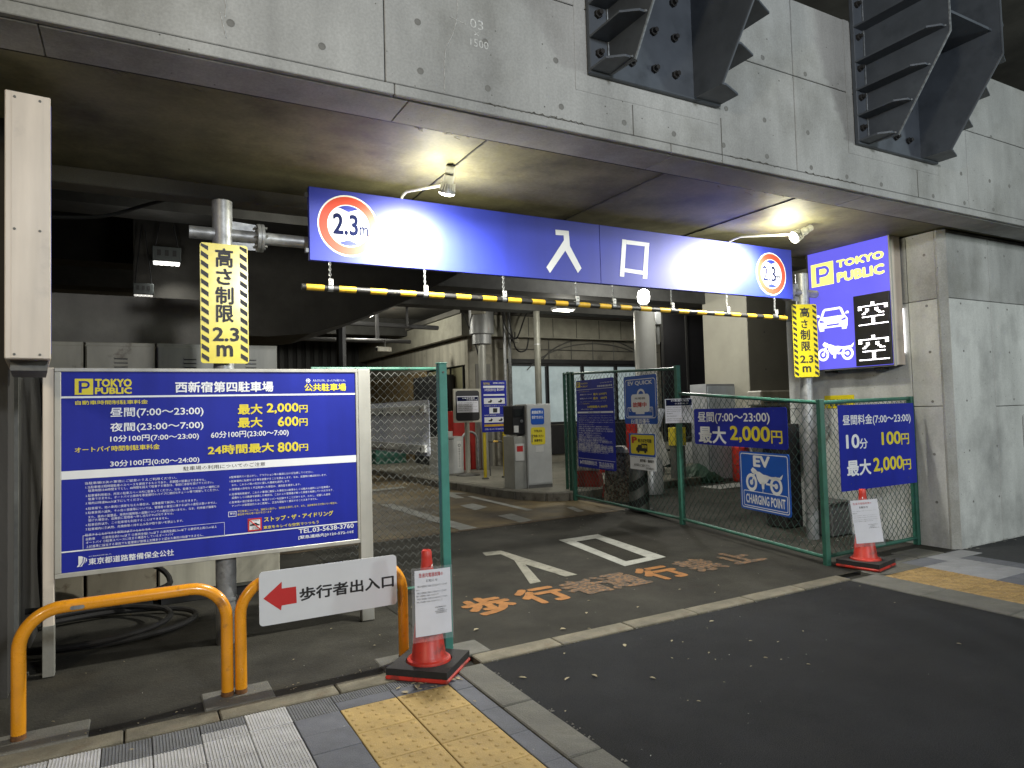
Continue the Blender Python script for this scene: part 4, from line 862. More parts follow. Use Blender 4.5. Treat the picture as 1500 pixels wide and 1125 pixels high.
# ---- overhead entrance sign
s = SG['entrance']; t = sthing('entrance', 'entrance_sign', 'long blue overhead entrance sign hanging across the drive under the beam'); w, h = s['w'], s['h']; p = s['p']
sm = (p['seam'][0][0] + p['seam'][1][0]) / 2
for a, b in ((0, sm - .0015), (sm + .0015, w)): MB().box((a, 0, 0), (b, .045, h), .003).build('panel', sign_blue_top, t)
for z in (.06, h - .07): MB().box((-.02, .02, z), (.0, .06, z + .03)).build('end_clip', galv, t)
MB().flat(p['iri'], -.0015).build('character', pr_white, t); mb = MB()
for k in ('k_l', 'k_t', 'k_r', 'k_b'): mb.flat(p[k], -.0015 - (.0004 if k in ('k_t', 'k_b') else 0))
mb.build('character', pr_white, t)
for dk, tx in (('disc1', 0), ('disc2', 2)):
    c, top, rt = p[dk]; r = .5 * ((top[1] - c[1]) + (rt[0] - c[0])); c = (c[0], c[1])
    MB().disc(c, r, -.0012, 48).build('disc_ground', pr_white, t)
    MB().annulus(c, r * .69, r * .95, -.002, 48).build('red_ring', ring_red, t)
    mb = MB()
    for sgn in (1, -1): mb.flat([(c[0] - r * .34, c[1] + sgn * r * .58), (c[0] + r * .34, c[1] + sgn * r * .58), (c[0], c[1] + sgn * r * .45)] , -.002)
    for sgn in (1, -1):
        mb.flat([(c[0] + r * .66 * math.cos(R(a)), c[1] + sgn * r * .66 * math.sin(R(a))) for a in range(58, 123, 8)] + [(c[0] - r * .34, c[1] + sgn * r * .57), (c[0] + r * .34, c[1] + sgn * r * .57)], -.0022)
    mb.build('blue_notch', sign_blue_top, t)
letter_sign(t, s, y=-.0026)
# ---- gantry poles and arms
def gantry(x, y, top, arm0, arm1, az, fx, label):
    g = thing('gantry_pole', label, 'pole', (x, y, 0), 0, 'poles carrying the entrance sign')
    MB().lathe([(.066, -.02), (.066, top - .004), (.06, top)], n=28).build('shaft', galv, g, True)
    MB().lathe([(.071, .28), (.071, .30)], n=28).build('band', galv, g, True)
    MB().tube([(arm0 - x, .0, az), (arm1 - x, .0, az)], .044, 16).build('arm', galv, g, True)
    d = 1 if fx > x else -1
    MB().tube([(fx - x - .011, 0, az), (fx - x + .011, 0, az)], .098, 20).build('flange', galv, g, True)
    MB().tube([(fx - x + d * .014, 0, az), (fx - x + d * .034, 0, az)], .098, 20).build('flange', galv, g, True)
    mb = MB()
    for a in range(0, 360, 60): mb.tube([(fx - x - .03, .075 * math.cos(R(a)), az + .075 * math.sin(R(a))), (fx - x + .055, .075 * math.cos(R(a)), az + .075 * math.sin(R(a)))], .009, 6)
    mb.build('bolts', galv_dark, g)
    for sgn in (-1, 1):
        mb = MB(); q = [(x + d * .06, az + sgn * .044), (fx - d * .012, az + sgn * .044), (fx - d * .012, az + sgn * .09), (x + d * .06, az + sgn * .10)]
        mb.prism([(a - x, b) for a, b in q], -.006, .006).build('gusset', galv, g)
    return g
gantry(.54, 5.05, 3.01, .33, 1.30, 2.775, .775, 'galvanised pole rising behind the tariff board with a flanged arm')
gantry(6.60, 5.10, 2.96, 6.15, 6.83, 2.74, 6.36, 'galvanised pole at the right end of the entrance sign beside the lit box')
# back rail tying the long sign to the arms
o = thing('sign_carrier', 'grey steel tube running behind the long entrance sign', 'pipe', (0, 0, 0)); MB().tube([(1.3, 5.05, 2.775), (6.15, 5.08, 2.75)], .044, 14).build('tube', galv, o, True)
for x in (1.6, 3.0, 4.4, 5.8): MB().box((x, 4.947, 2.72), (x + .05, 5.03, 2.83)).build('clamp', galv, o)
# ---- hazard plates
for key, lab in (('hazardL', 'yellow and black height limit plate on the pole above the tariff board'), ('hazardR', 'yellow and black height limit plate beside the lit box sign')):
    s = SG[key]; t = sthing(key, 'height_limit_plate', lab, group='height limit plates'); w, h = s['w'], s['h']
    sbox(s, 'plate', haz_yellow, t, .004, 0, .018); letter_sign(t, s)
    mb = MB(); n = 13; st = h / n; cw = w * .15; m_ = w * .02
    for k in range(-1, n + 1):
        z = k * st
        for x0, x1, sg in ((m_, m_ + cw, 1), (w - m_ - cw, w - m_, 1)):
            q = [(x0, z + st * .62), (x1, z + st * .14), (x1, z + st * .64), (x0, z + st * 1.12)]
            q = [(a, min(max(b, .006), h - .006)) for a, b in q]
            if max(b for a, b in q) - min(b for a, b in q) > .012 and q[0][1] < q[3][1] - .002 or q[1][1] < q[2][1] - .002:
                r_ = []
                for v in q:
                    if not r_ or (abs(v[0] - r_[-1][0]) + abs(v[1] - r_[-1][1])) > 1e-5: r_.append(v)
                if len(r_) >= 3: mb.flat(r_, -.0014)
    mb.build('black_stripes', pr_black, t)
    for z in (.12, h - .12): MB().box((w / 2 - .08, .005, z), (w / 2 + .08, .04, z + .03)).build('bracket', galv, t)
# ---- yellow and black height bar on chains
hb = thing('height_bar', 'yellow and black striped height limit bar hanging on chains below the entrance sign', 'barrier bar', (1.04, 4.9, 2.42))
L_ = 5.01; MB().tube([(0, 0, 0), (L_, 0, -.012)], .022, 14).build('bar', bar_black, hb, True)
x = .03; k = 0
while x < L_ - .1:
    MB().tube([(x, 0, -.012 * x / L_), (x + .125, 0, -.012 * (x + .125) / L_)], .0232, 14).build('yellow_band', bar_yellow, hb, True); x += .232; k += 1
for cx in (.20, .93, 1.62, 2.34, 2.74, 3.43, 4.16, 4.86):
    mb = MB(); z = .062
    kk = 0
    while z < .185:
        l = .026; r_ = .0075
        loop = [(math.cos(a) * r_, 0, math.sin(a) * (l / 2 - r_) + (r_ if math.sin(a) > 0 else -r_) * abs(math.sin(a)) ) for a in [i * math.pi / 5 for i in range(10)]]
        pts = [((q[0], 0, q[2]) if kk % 2 == 0 else (0, q[0], q[2])) for q in loop]
        mb.tube([(cx + q[0], q[1], z + q[2]) for q in pts], .0022, 5, closed=True); z += .0195; kk += 1
    mb.build('chain', galv, hb, True)
    MB().box((cx - .017, -.026, .018), (cx + .017, -.020, .065), .002).build('hanger', white_paint, hb)
    MB().tube([(cx - .018, 0, 0), (cx + .018, 0, 0)], .0255, 14).build('clamp', galv, hb, True)
    MB().tube([(cx, -.03, .045), (cx, -.026, .045)], .006, 8).build('bolt', galv_dark, hb)
# ---- spot lamps over the sign
def spotlamp(base, elbow, tail, nose, label, aim, E_):
    g = thing('spot_lamp', label, 'lamp', (0, 0, 0), 0, 'spot lamps lighting the entrance sign')
    MB().tube(bez(base, (base[0], base[1], elbow[2] - .02), elbow, 6) + [Vector(tail) * .35 + Vector(nose) * .65 + Vector((0, 0, .0))], .011, 8).build('arm', white_paint, g, True)
    a = Vector(tail); b = Vector(nose); d = (b - a).normalized(); L_ = (b - a).length; q = d.to_track_quat('Z', 'Y').to_matrix().to_4x4(); M = Matrix.Translation(a) @ q
    MB().lathe([(.026, 0), (.031, .004), (.031, L_ * .3), (.029, L_ * .32)], n=20).xform(M).build('holder_cap', mat('lamp_shell', (.5, .5, .48), .4, bump=.02), g, True)
    MB().lathe([(.038, L_ * .33), (.038, L_ * .62), (.034, L_ * .64)], n=20).xform(M).build('holder', MATS['lamp_shell'], g, True)
    MB().lathe([(.032, L_ * .64), (.058, L_ * .93), (.06, L_ * .97)], n=24).xform(M).build('heat_sink', galv, g, True)
    mb = MB()
    for k in range(16):
        v0 = len(mb.v); mb.box((.034, -.0018, 0), (.052, .0018, L_ * .27)); mb.xform(M @ Matrix.Translation((0, 0, L_ * .65)) @ Matrix.Rotation(k * math.pi / 8, 4, 'Z') @ Matrix.Rotation(R(8), 4, 'Y'), v0)
    mb.build('fins', MATS['lamp_shell'], g)
    MB().lathe([(.058, L_ * .972), (.052, L_ * 1.03), (.03, L_ * 1.07), (.003, L_ * 1.085)], n=24).xform(M).build('lens', bulb, g, True)
    ps = b + d * .03
    lamp('sign_lamp_light', 'SPOT', ps, E_ * 1.15, (1.0, .985, .90), .035, aim, 165, .9)
    lamp('sign_lamp_spill', 'POINT', b + d * .045, E_ * .14, (1.0, .95, .66), .16)
    return g
spotlamp((1.80, 4.91, 3.15), (1.82, 4.85, 3.19), (1.955, 4.33, 3.235), (1.955, 4.41, 3.06), 'white spot lamp on a bent arm above the left half of the entrance sign', (1.90, 4.72, 2.3), 330)
spotlamp((5.28, 4.91, 3.15), (5.33, 4.8, 3.185), (5.80, 4.34, 3.215), (5.62, 4.41, 3.11), 'white spot lamp tilted over the right half of the entrance sign near the lit box', (5.25, 4.75, 2.3), 330)

# ---- left casing (narrow end of a box sign)
cs = thing('box_sign_casing', 'tall narrow aluminium end of a box sign at the left edge of the opening', 'box sign', (-.533, 3.95, 1.814), R(6))
MB().box((0, 0, 0), (.182, .8, 1.29), .004).build('body', alu_warm, cs)
MB().box((.026, -.004, .004), (.150, -.0005, 1.286)).build('cover_plate', alu_warm, cs)
MB().box((.1825, .03, .03), (.1845, .77, 1.26)).build('sign_face', sign_blue_top, cs)
for x in (.038, .138):
    for z in (.02, .62, 1.26): MB().tube([(x, -.008, z), (x, -.004, z)], .006, 8).build('screw', galv_dark, cs)
MB().box((.02, .1, -.05), (.17, .7, -.002)).build('mount', galv_dark, cs)
lp = thing('side_post', 'dark steel post below the aluminium casing at the left edge', 'post', (-.66, 4.95, 0)); MB().box((0, 0, 0), (.06, .1, 1.83)).build('shaft', galv_dark, lp); MB().box((-.02, -.02, 0), (.1, .12, .02)).build('foot', galv_dark, lp)
mb = MB().tube(smooth_path([(-.52, 5.3, 1.8), (-.50, 5.3, 1.2), (-.53, 5.28, .7), (-.50, 5.3, .1)]), .012, 6); cb = mb.build('cable', rubber, None, True); tag(cb, 'black cable hanging down behind the left post of the tariff board', 'cable')

# ---- lockers behind the board
def locker(x0, x1, y, m, label, g='steel lockers behind the tariff board', vents=True, z1=2.14):
    w = x1 - x0; t = thing('locker', label, 'locker', (x0, y, 0), 0, g)
    MB().box((0, .02, .07), (w - .004, .5, z1), .004).build('carcass', m, t)
    MB().box((.008, 0, .42), (w - .012, .018, z1 - .03), .003).build('door', m, t)
    MB().box((.008, 0, .10), (w - .012, .018, .405), .003).build('kick_panel', m, t)
    for zz in ((z1 - .13, .47) if vents else ()):
        for k in range(3):
            MB().box((w * .40, -.006, zz - k * .033), (w * .60, .0005, zz - k * .033 + .011), .002).build('louvre', m, t)
            MB().box((w * .405, -.0065, zz - k * .033 - .007), (w * .595, -.002, zz - k * .033 - .001)).build('louvre_slot', pr_black, t)
    MB().box((w - .06, -.008, 1.2), (w - .04, 0, 1.32), .002).build('handle', galv, t)
    MB().box((.02, .03, 0), (w - .03, .45, .069)).build('plinth', black, t)
locker(-.94, -.345, 6.3, cream_dirty, 'stained grey locker farthest left behind the tariff board')
locker(-.335, .155, 6.3, cream_dirty, 'rust-marked locker second from the left behind the tariff board')
locker(.165, .66, 6.3, cream, 'cleaner cream locker behind the galvanised pole')
locker(.667, 1.12, 6.3, cream, 'cream locker at the right end of the row')
# grey board leaning above
# ---- hose coil
hc = thing('hose_coil', 'black hose lying in loose loops on the ground behind the tariff board', 'hose', (-.22, 5.75, .02))
for k, (rx, ry, dz, ox) in enumerate(((.62, .42, .0, 0), (.55, .47, .03, -.1), (.6, .36, .26, -.15))):
    tilt = .0 if k < 2 else .45
    MB().tube([(ox + rx * math.cos(a), ry * math.sin(a), dz + .018 + tilt * max(0, math.sin(a)) * .4) for a in [i * math.pi / 20 for i in range(40)]], .02, 8, closed=True).build('loop', rubber, hc, True)

# ---- orange hoops
def hoop(x0, x1, label):
    g = thing('hoop_barrier', label, 'barrier', (x0, 4.06, 0), 0, 'orange hoop barriers')
    w = x1 - x0; H = .60; r = .18; pts = [(0, 0, -.02), (0, 0, .2)] + [(r - r * math.cos(R(a)), 0, H - r + r * math.sin(R(a))) for a in range(0, 91, 9)] + [(w / 2, 0, H)] + [(w - r + r * math.sin(R(a)), 0, H - r + r * math.cos(R(a))) for a in range(0, 91, 9)] + [(w, 0, .2), (w, 0, -.02)]
    MB().tube(pts, .031, 20).build('pipe', orange, g, True)
    for fx in (0, w):
        MB().lathe([(.0325, -.01), (.0322, .018), (.0312, .03)], (fx, 0, 0), 18).build('rust_ring', mat('rusty_base', (.16, .07, .025), .85, var=.4, vs=30, bump=.4, bs=200), g, True)
    return g
h1 = hoop(-.49, .435, 'orange tubular hoop barrier at the left below the tariff board')
mk = MB().prism(rr(.21, .585, .27, .603, .008), -.0335, -.030).build('maker_plate', galv, h1)

hoop(.505, 1.44, 'orange tubular hoop barrier carrying the white arrow sign')
# ---- pedestrian sign
s = SG['pedestrian']; t = sthing('pedestrian', 'direction_sign', 'white sign with a red arrow and black characters fixed to the second orange hoop')
sbox(s, 'plate', mat('sign_white', (.62, .64, .68), .4, var=.03, bump=0), t, .006, 0, .022); letter_sign(t, s); MB().flat(s['p']['arrow'], -.0015).build('arrow', pr_red, t)
for u in (.12, .66): MB().box((u, .007, .1), (u + .03, .05, .22)).build('clamp', galv, t)

# ---- cones
def cone(x, y, th, label):
    g = thing('traffic_cone', label, 'traffic cone', (x, y, 0), th, 'traffic cones')
    MB().box((-.19, -.19, .003), (.19, .19, .028), .008).build('base', cone_red, g)
    mb = MB(); n = 40
    o_ = [(.185 * max(-1, min(1, 1.42 * math.cos(2 * math.pi * k / n + math.pi / 4))), .185 * max(-1, min(1, 1.42 * math.sin(2 * math.pi * k / n + math.pi / 4)))) for k in range(n)]
    i_ = [(.135 * math.cos(2 * math.pi * k / n + math.pi / 4), .135 * math.sin(2 * math.pi * k / n + math.pi / 4)) for k in range(n)]
    vs = [(a, b, .030) for a, b in o_] + [(a, b, .068) for a, b in o_] + [(a, b, .068) for a, b in i_] + [(a, b, .030) for a, b in i_]
    mb.add(vs, [(r_ * n + k, r_ * n + (k + 1) % n, (r_ + 1) % 4 * n + (k + 1) % n, (r_ + 1) % 4 * n + k) for r_ in range(4) for k in range(n)]).build('weight', rubber, g, True)
    MB().lathe([(.128, .03), (.130, .066), (.126, .078), (.108, .084), (.104, .092), (.098, .10), (.036, .60), (.031, .655), (.030, .69), (.024, .70), (.014, .702), (.013, .69)], n=40).build('cone', cone_red, g, True)
    return g
cone(1.50, 3.80, R(45), 'red traffic cone with a paper notice at the left end of the kerb strip')
cone(5.83, 3.96, R(12), 'red traffic cone with a paper notice in front of the right fence panel')
for key, lab in (('paperL', 'white paper notice in a clear sleeve hung on the cone at the orange hoops'), ('paperR', 'white paper notice in a clear sleeve hung on the cone by the concrete wall')):
    s = SG[key]; w, h = s['w'], s['h']; t = sthing(key, 'paper_notice', lab, 'notice', 'paper notices on the cones')
    sh = .0
    if key == 'paperL': t.rotation_euler = (R(-4), R(1.5), s['th'])
    else: t.rotation_euler = (R(-7), R(-3), s['th'])
    n = 8; mb = MB(); bow = lambda u: .006 * math.sin(math.pi * u / w)
    def curved(mb, u0, v0, u1, v1, y, n=8):
        vs = []
        for i in range(n + 1):
            u = u0 + (u1 - u0) * i / n; vs += [(u, y - bow(u), v0), (u, y - bow(u), v1)]
        mb.add(vs, [(2 * i, 2 * i + 2, 2 * i + 3, 2 * i + 1) for i in range(n)])
    curved(mb, 0, 0, w, h, 0); curved(mb, 0, 0, w, h, .0008); mb.build('sheet', paper, t)
    mb = MB(); curved(mb, -.02, -.03, w + .012, h + .015, -.003, 10); mb.build('clear_sleeve', film, t)
    for c in ('red', 'black'):
        mb = MB()
        for q in s['t']:
            if q[5] == c: text(mb, q[0], q[1], q[2], q[3], q[4], q[6])
        mb.v = [(a, b - bow(a), z) for a, b, z in mb.v]; mb.build('lettering', COLS[c], t)
    MB().tube([(w / 2, .012, h + .01), (w / 2 + .02, .05, h + .02)], .003, 5).build('cord', white_paint, t)
# ================================================================== FENCES
def fence(name, label, loc, th, L_, z0, zt0, zt1, posts=(), m=green, wm_=wire_mat, rail=.019, bow=0.0, cat='fence', p_=.04, stiles=True):
    g = thing(name, label, cat, loc, th)
    MB().tube([(0, 0, zt0), (L_, 0, zt1)], rail, 8).build('top_rail', m, g, True)
    MB().tube([(0, 0, z0), (L_, 0, z0)], rail, 8).build('bottom_rail', m, g, True)
    for x in ((0.0, L_) if stiles else ()): MB().box((x - .018, -.018, z0 - .02), (x + .018, .018, zt0 if x == 0 else zt1), .003).build('stile', m, g)
    mb = chainlink(L_ - .03, max(zt0, zt1) - z0 - .01, p_, p_ * 2.05, x0=.015, z0=z0, y=0, bow=bow)
    if zt0 != zt1: mb.v = [(a, b, min(c, zt0 + (zt1 - zt0) * a / L_)) for a, b, c in mb.v]
    mb.build('wire_mesh', wm_, g)['kind'] = 'stuff'
    for x, h_, r_ in posts: MB().box((x - r_, -r_, -.05), (x + r_, r_, h_), .004).build('post', m, g)
    k = 0; x = .12
    mb = MB()
    while x < L_: mb.tube([(x, -.021, zt0 + (zt1 - zt0) * x / L_), (x, -.017, zt0 + (zt1 - zt0) * x / L_)], .006, 6); x += .23
    mb.build('rivets', galv_dark, g)['kind'] = 'stuff'
    return g
thA = math.atan2(4.18 - 6.64, 5.59 - 6.11); LA = math.hypot(.52, 2.46)
thB = math.atan2(6.64 - 9.51, 6.11 - 6.42); LB = math.hypot(.31, 2.87)
fence('chain_link_fence', 'low green chain link fence panel carrying the blue 2,000 yen and charging signs', (6.11, 6.64, 0), thA, LA, .07, 1.67, 1.50, p_=.052, posts=((LA, 1.53, .026),))
fence('chain_link_fence', 'taller green chain link panel carrying the tall tariff sheet and EV QUICK sign', (6.42, 9.51, 0), thB, LB, .07, 2.10, 1.99, p_=.052, posts=((LB, 2.03, .03), (0, 2.13, .03)))
fence('chain_link_fence', 'narrow green chain link panel between the near post and the concrete wall', (5.665, 4.235, 0), R(1.5), 1.50, .06, 1.50, 1.52, posts=((0, 1.53, .024), (1.5, 1.54, .028)))
fence('folding_gate', 'folded green gate leaves standing at the far end of the right fence', (6.47, 9.62, 0), R(72), .42, .06, 2.12, 2.12, posts=((.18, 2.15, .022), (.42, 2.15, .022)), cat='gate')
lg = fence('sliding_gate', 'teal framed chain link gate behind the right edge of the tariff board', (1.22, 5.46, 0), 0, 1.12, .05, 1.878, 1.885, m=green, wm_=wire_light, rail=.014, cat='gate', p_=.032, stiles=False)
gp = thing('gate_post', 'teal square gate post beside the traffic cone and orange hoop', 'post', (1.72, 4.03, 0), 0)
MB().box((-.027, -.027, -.02), (.027, .027, 1.815), .004).build('shaft', teal, gp); MB().box((-.03, -.03, 1.815), (.03, .03, 1.822), .002).build('cap', teal, gp)
for z in (1.76, .24): MB().tube([(.0, -.032, z), (.0, -.026, z)], .007, 8).build('bolt', galv_dark, gp)
# back of a white board seen through the gate
o = thing('reversed_sign', 'pale metal back of a sign with two rails seen through the teal gate', 'sign', (2.6, 6.42, 0), R(90))
MB().prism(rr(0, 1.07, 2.2, 1.64, .03), 0, .006).build('panel', mat('sheet_back', (.62, .64, .72), .5, metal=0, var=.1, bump=.03), o)
for z in (1.51, 1.105):
    MB().box((.06, .008, z), (2.2, .035, z + .075), .003).build('rail', white_paint, o)
    mb = MB()
    for u in (.15, .75, 1.35): mb.box((u, .036, z + .025), (u + .03, .042, z + .05))
    mb.build('clips', black, o)

# ---- signs wired to the fence
def offs(s, d=.03):
    th = s['th']; return (s['loc'][0] + math.sin(th) * d, s['loc'][1] - math.cos(th) * d, s['loc'][2])
def fsign(key, name, label, m, cat='sign', r=.03, t_=.004, d=.028):
    s = SG[key]; g = thing(name, label, cat, offs(s, d), s['th']); sbox(s, 'panel', m, g, t_, 0, r); letter_sign(g, s)
    for u in (.12, .88):
        for v in (.08, .92): MB().tube([(s['w'] * u, -.003, s['h'] * v), (s['w'] * u, .03, s['h'] * v)], .004, 5).build('tie', galv_dark, g)
    return g, s
fsign('price_two', 'tariff_sign', 'blue sign with daytime maximum 2,000 yen wired to the low green fence', sign_blue)
g, s = fsign('charging', 'charging_sign', 'bright blue EV charging point sign with a motorcycle pictogram on the low fence', sign_azure)
w, h = s['w'], s['h']; MB().rline(.022, .018, w - .022, h - .018, .009, -.0014, .03).build('border', pr_white, g)
b0, b1 = s['p']['bike']; v0 = MB(); bk = MB(); pic_bike(bk, b1[0] - b0[0], (b1[1] - b0[1]) * 1.0, -.0016); bk.v = [(a + b0[0], b, c + b0[1] + .0) for a, b, c in bk.v]; bk.build('motorcycle_pictogram', pr_white, g)
tx = [q for q in s['t'] if q[0].startswith('CHARG')][0]
mb = MB(); u0, u1 = tx[1] - .035, tx[3] + .035; zb, zt = tx[2] - .03, tx[4] + .035
mb.rline(u0, zb, u1, zt, .008, -.0014, .02); mb.build('text_box', pr_white, g)
mb = MB(); cx = (u0 + u1) / 2; mb.flat([(cx - .03, zt + .001), (cx - .022, zt + .001), (cx - .022, zt + .035), (cx - .03, zt + .035)], -.0014); mb.build('cable_mark', pr_white, g)
g, s = fsign('tall_rates', 'tariff_sheet', 'tall dark blue tariff sheet full of small print on the tall fence panel', sign_blue)
p = s['p']; plogo(g, p['logo'][0], p['logo'][1], 0, pr_yellow, sign_blue); w, h = s['w'], s['h']
mb = MB(); a, b = p['bar']; mb.flat([(.03, a[1]), (w - .03, a[1]), (w - .03, b[1]), (.03, b[1])], -.0008)
for k in ('line1', 'line2'): z = (p[k][0][1] + p[k][1][1]) / 2; mb.flat([(.02, z - .003), (w - .02, z - .003), (w - .02, z + .003), (.02, z + .003)], -.0014)
m0, m1 = p['mark']; mb.flat([m0, ((m0[0] + m1[0]) / 2, m0[1]), (m1[0], (m0[1] + m1[1]) / 2), (m0[0], m1[1])], -.0014); mb.build('white_print', pr_white, g)
g, s = fsign('quick', 'charger_sign', 'bright blue EV QUICK charger sign with a white out of order plate', sign_azure)
p = s['p']; w, h = s['w'], s['h']; a, b = p['border']; MB().rline(a[0], a[1], b[0], b[1], .011, -.0014, .05).build('border', pr_white, g)
a, b = p['low']; MB().rline(a[0], a[1], b[0], b[1], .012, -.0014, .02).build('text_box', pr_white, g)
a, b = p['unit']; mb = MB().prism(rr(a[0], a[1], b[0], b[1], .05), -.0045, -.002); mb.build('plate', pr_white, g)
c, d_ = p['handle']; mb = MB().annulus(((c[0] + d_[0]) / 2, c[1] - .012), .045, .075, -.004, 20, 0, 180, sx=1.3); mb.build('handle_mark', pr_white, g)
c, d_ = p['plug']; MB().prism([(c[0], c[1]), (d_[0], c[1]), (d_[0], a[1] + .004), (c[0], a[1] + .004)], -.004, -.002).build('plug_mark', pr_white, g)
for o in [q for q in g.children if q.name.startswith('lettering')]: o.location.y = -.0045 if o.data.materials[0] in (pr_black, pr_red) else 0
g, s = fsign('loading', 'loading_bay_sign', 'yellow and white loading bay parking sign with a black lorry pictogram', pr_white, r=.01)
p = s['p']; a, b = p['blue']; MB().prism(rr(a[0] + .001, a[1], s['w'] - .001, s['h'] - .001, .01), -.0012, -.0006).build('blue_field', sign_azure, g)
a, b = p['yel']; MB().prism(rr(a[0], a[1], b[0], b[1], .03), -.0024, -.0014).build('yellow_field', pr_yellow, g)
a, b = p['truck']; W_, H_ = b[0] - a[0], b[1] - a[1]; mb = MB(); y_ = -.003
mb.flat([(a[0] + q[0] * W_, a[1] + q[1] * H_) for q in ((0, .18), (0, .5), (.12, .62), (.18, .84), (.46, .84), (.46, 1.0), (1, 1.0), (1, .18))], y_)
for u in (.2, .8): mb.disc((a[0] + u * W_, a[1] + .14 * H_), .12 * H_ * 1.3, y_ - .0004, 14, 1.3)
mb.build('lorry_pictogram', pr_black, g)
for o in [q for q in g.children if q.name.startswith('lettering')]: o.location.y = -.0030
g, s = fsign('price_right', 'tariff_sign', 'square blue sign with 10 minutes 100 yen behind the right cone', sign_blue, r=.006)
s = SG['notice_post']; g = thing('charger_notice', 'white notice with a dark heading taped round the middle fence post', 'notice', offs(s, .05), s['th']); w, h = s['w'], s['h']
def bend(v): return (v[0], v[1] + .22 * ((v[0] - w / 2) ** 2), v[2])
mb = MB()
for i in range(8): mb.add([(w * i / 8, 0, 0), (w * (i + 1) / 8, 0, 0), (w * (i + 1) / 8, 0, h), (w * i / 8, 0, h)], [(0, 1, 2, 3)])
mb.v = [bend(v) for v in mb.v]; mb.build('sheet', paper, g, True)
a, b = s['p']['head']; mb = MB()
for i in range(8): mb.add([(.012 + (w - .02) * i / 8, -.001, a[1] + .01), (.012 + (w - .02) * (i + 1) / 8, -.001, a[1] + .01), (.012 + (w - .02) * (i + 1) / 8, -.001, h - .01), (.012 + (w - .02) * i / 8, -.001, h - .01)], [(0, 1, 2, 3)])
mb.v = [bend(v) for v in mb.v]; mb.build('heading_band', pr_navy, g)
for c in ('white', 'black'):
    mb = MB(); [text(mb, q[0], q[1], q[2], q[3], q[4], q[6], -.002) for q in s['t'] if q[5] == c]; mb.v = [bend(v) for v in mb.v]; mb.build('lettering', COLS[c], g)

# ---- lit box sign
s = SG['litbox']; g = thing('lit_box_sign', 'glowing blue parking box sign with yellow lettering and two lit display squares on the wall', 'box sign', s['loc'], s['th']); w, h = s['w'], s['h']; p = s['p']
MB().box((0, .006, 0), (w, .19, h), .004).build('case', alu, g)
MB().box((.004, -.001, .004), (w - .004, .004, h - .004)).build('lit_face', lit_blue, g)
for q in (((-.014, -.008, -.014), (w + .006, .03, -.001)), ((-.014, -.008, h + .001), (w + .006, .03, h + .014)), ((-.014, -.008, 0), (-.001, .03, h))): MB().box(*q).build('frame', galv_dark, g)
MB().box((w + .001, -.008, -.014), (w + .018, .03, h + .014), .003).build('frame', alu, g)
MB().box((w + .006, .032, .0), (w + .010, .188, h), .002).build('end_panel', alu_warm, g)
plogo(g, p['logo'][0], p['logo'][1], 0, lit_yellow, lit_blue, -.003)
mb = MB(); [text(mb, q[0], q[1], q[2], q[3], q[4], 4, -.003) for q in s['t']]; mb.build('lettering', lit_yellow, g)
a, b = p['car']; mb = MB(); ho = MB(); pic_car(mb, ho, b[0] - a[0], b[1] - a[1], -.003)
for q in (mb, ho): q.v = [(x + a[0], y, z + a[1]) for x, y, z in q.v]
mb.build('car_pictogram', lit_white, g); ho.build('car_window_mark', lit_blue, g)
a, b = p['bike']; mb = MB(); pic_bike(mb, b[0] - a[0], b[1] - a[1], -.003); mb.v = [(x + a[0], y, z + a[1]) for x, y, z in mb.v]; mb.build('motorcycle_pictogram', lit_white, g)
a, b = p['led']; MB().box((a[0], -.03, a[1]), (b[0], -.0015, b[1]), .003).build('display', black, g)
KU = ["0000000110000000", "0000000110000000", "1111111111111111", "1100000000000011", "1100110001100011", "0000110001100000", "0001100000110000", "0011000000011100", "0000000000000000", "0011111111111100", "0000000110000000", "0000000110000000", "0000000110000000", "0000000110000000", "1111111111111111", "0000000000000000"]
for k in ('led1', 'led2'):
    a, b = p[k]; a = (a[0] + .01, a[1]); mb = MB(); W_, H_ = (b[0] - a[0]) / 16, (b[1] - a[1]) / 16
    for r_ in range(16):
        for c in range(16):
            if KU[r_][c] == '1': mb.box((a[0] + (c + .12) * W_, -.0345, b[1] - (r_ + .80) * H_), (a[0] + (c + .84) * W_, -.0305, b[1] - (r_ + .22) * H_))
    mb.build('display_character', led_on, g)
for u in (.15, .75): MB().box((u, .02, -.04), (u + .1, .12, -.015)).build('mount', black, g)
MB().box((w - .003, .192, .13), (w + .004, .203, .60)).build('back_light', led_on, g)

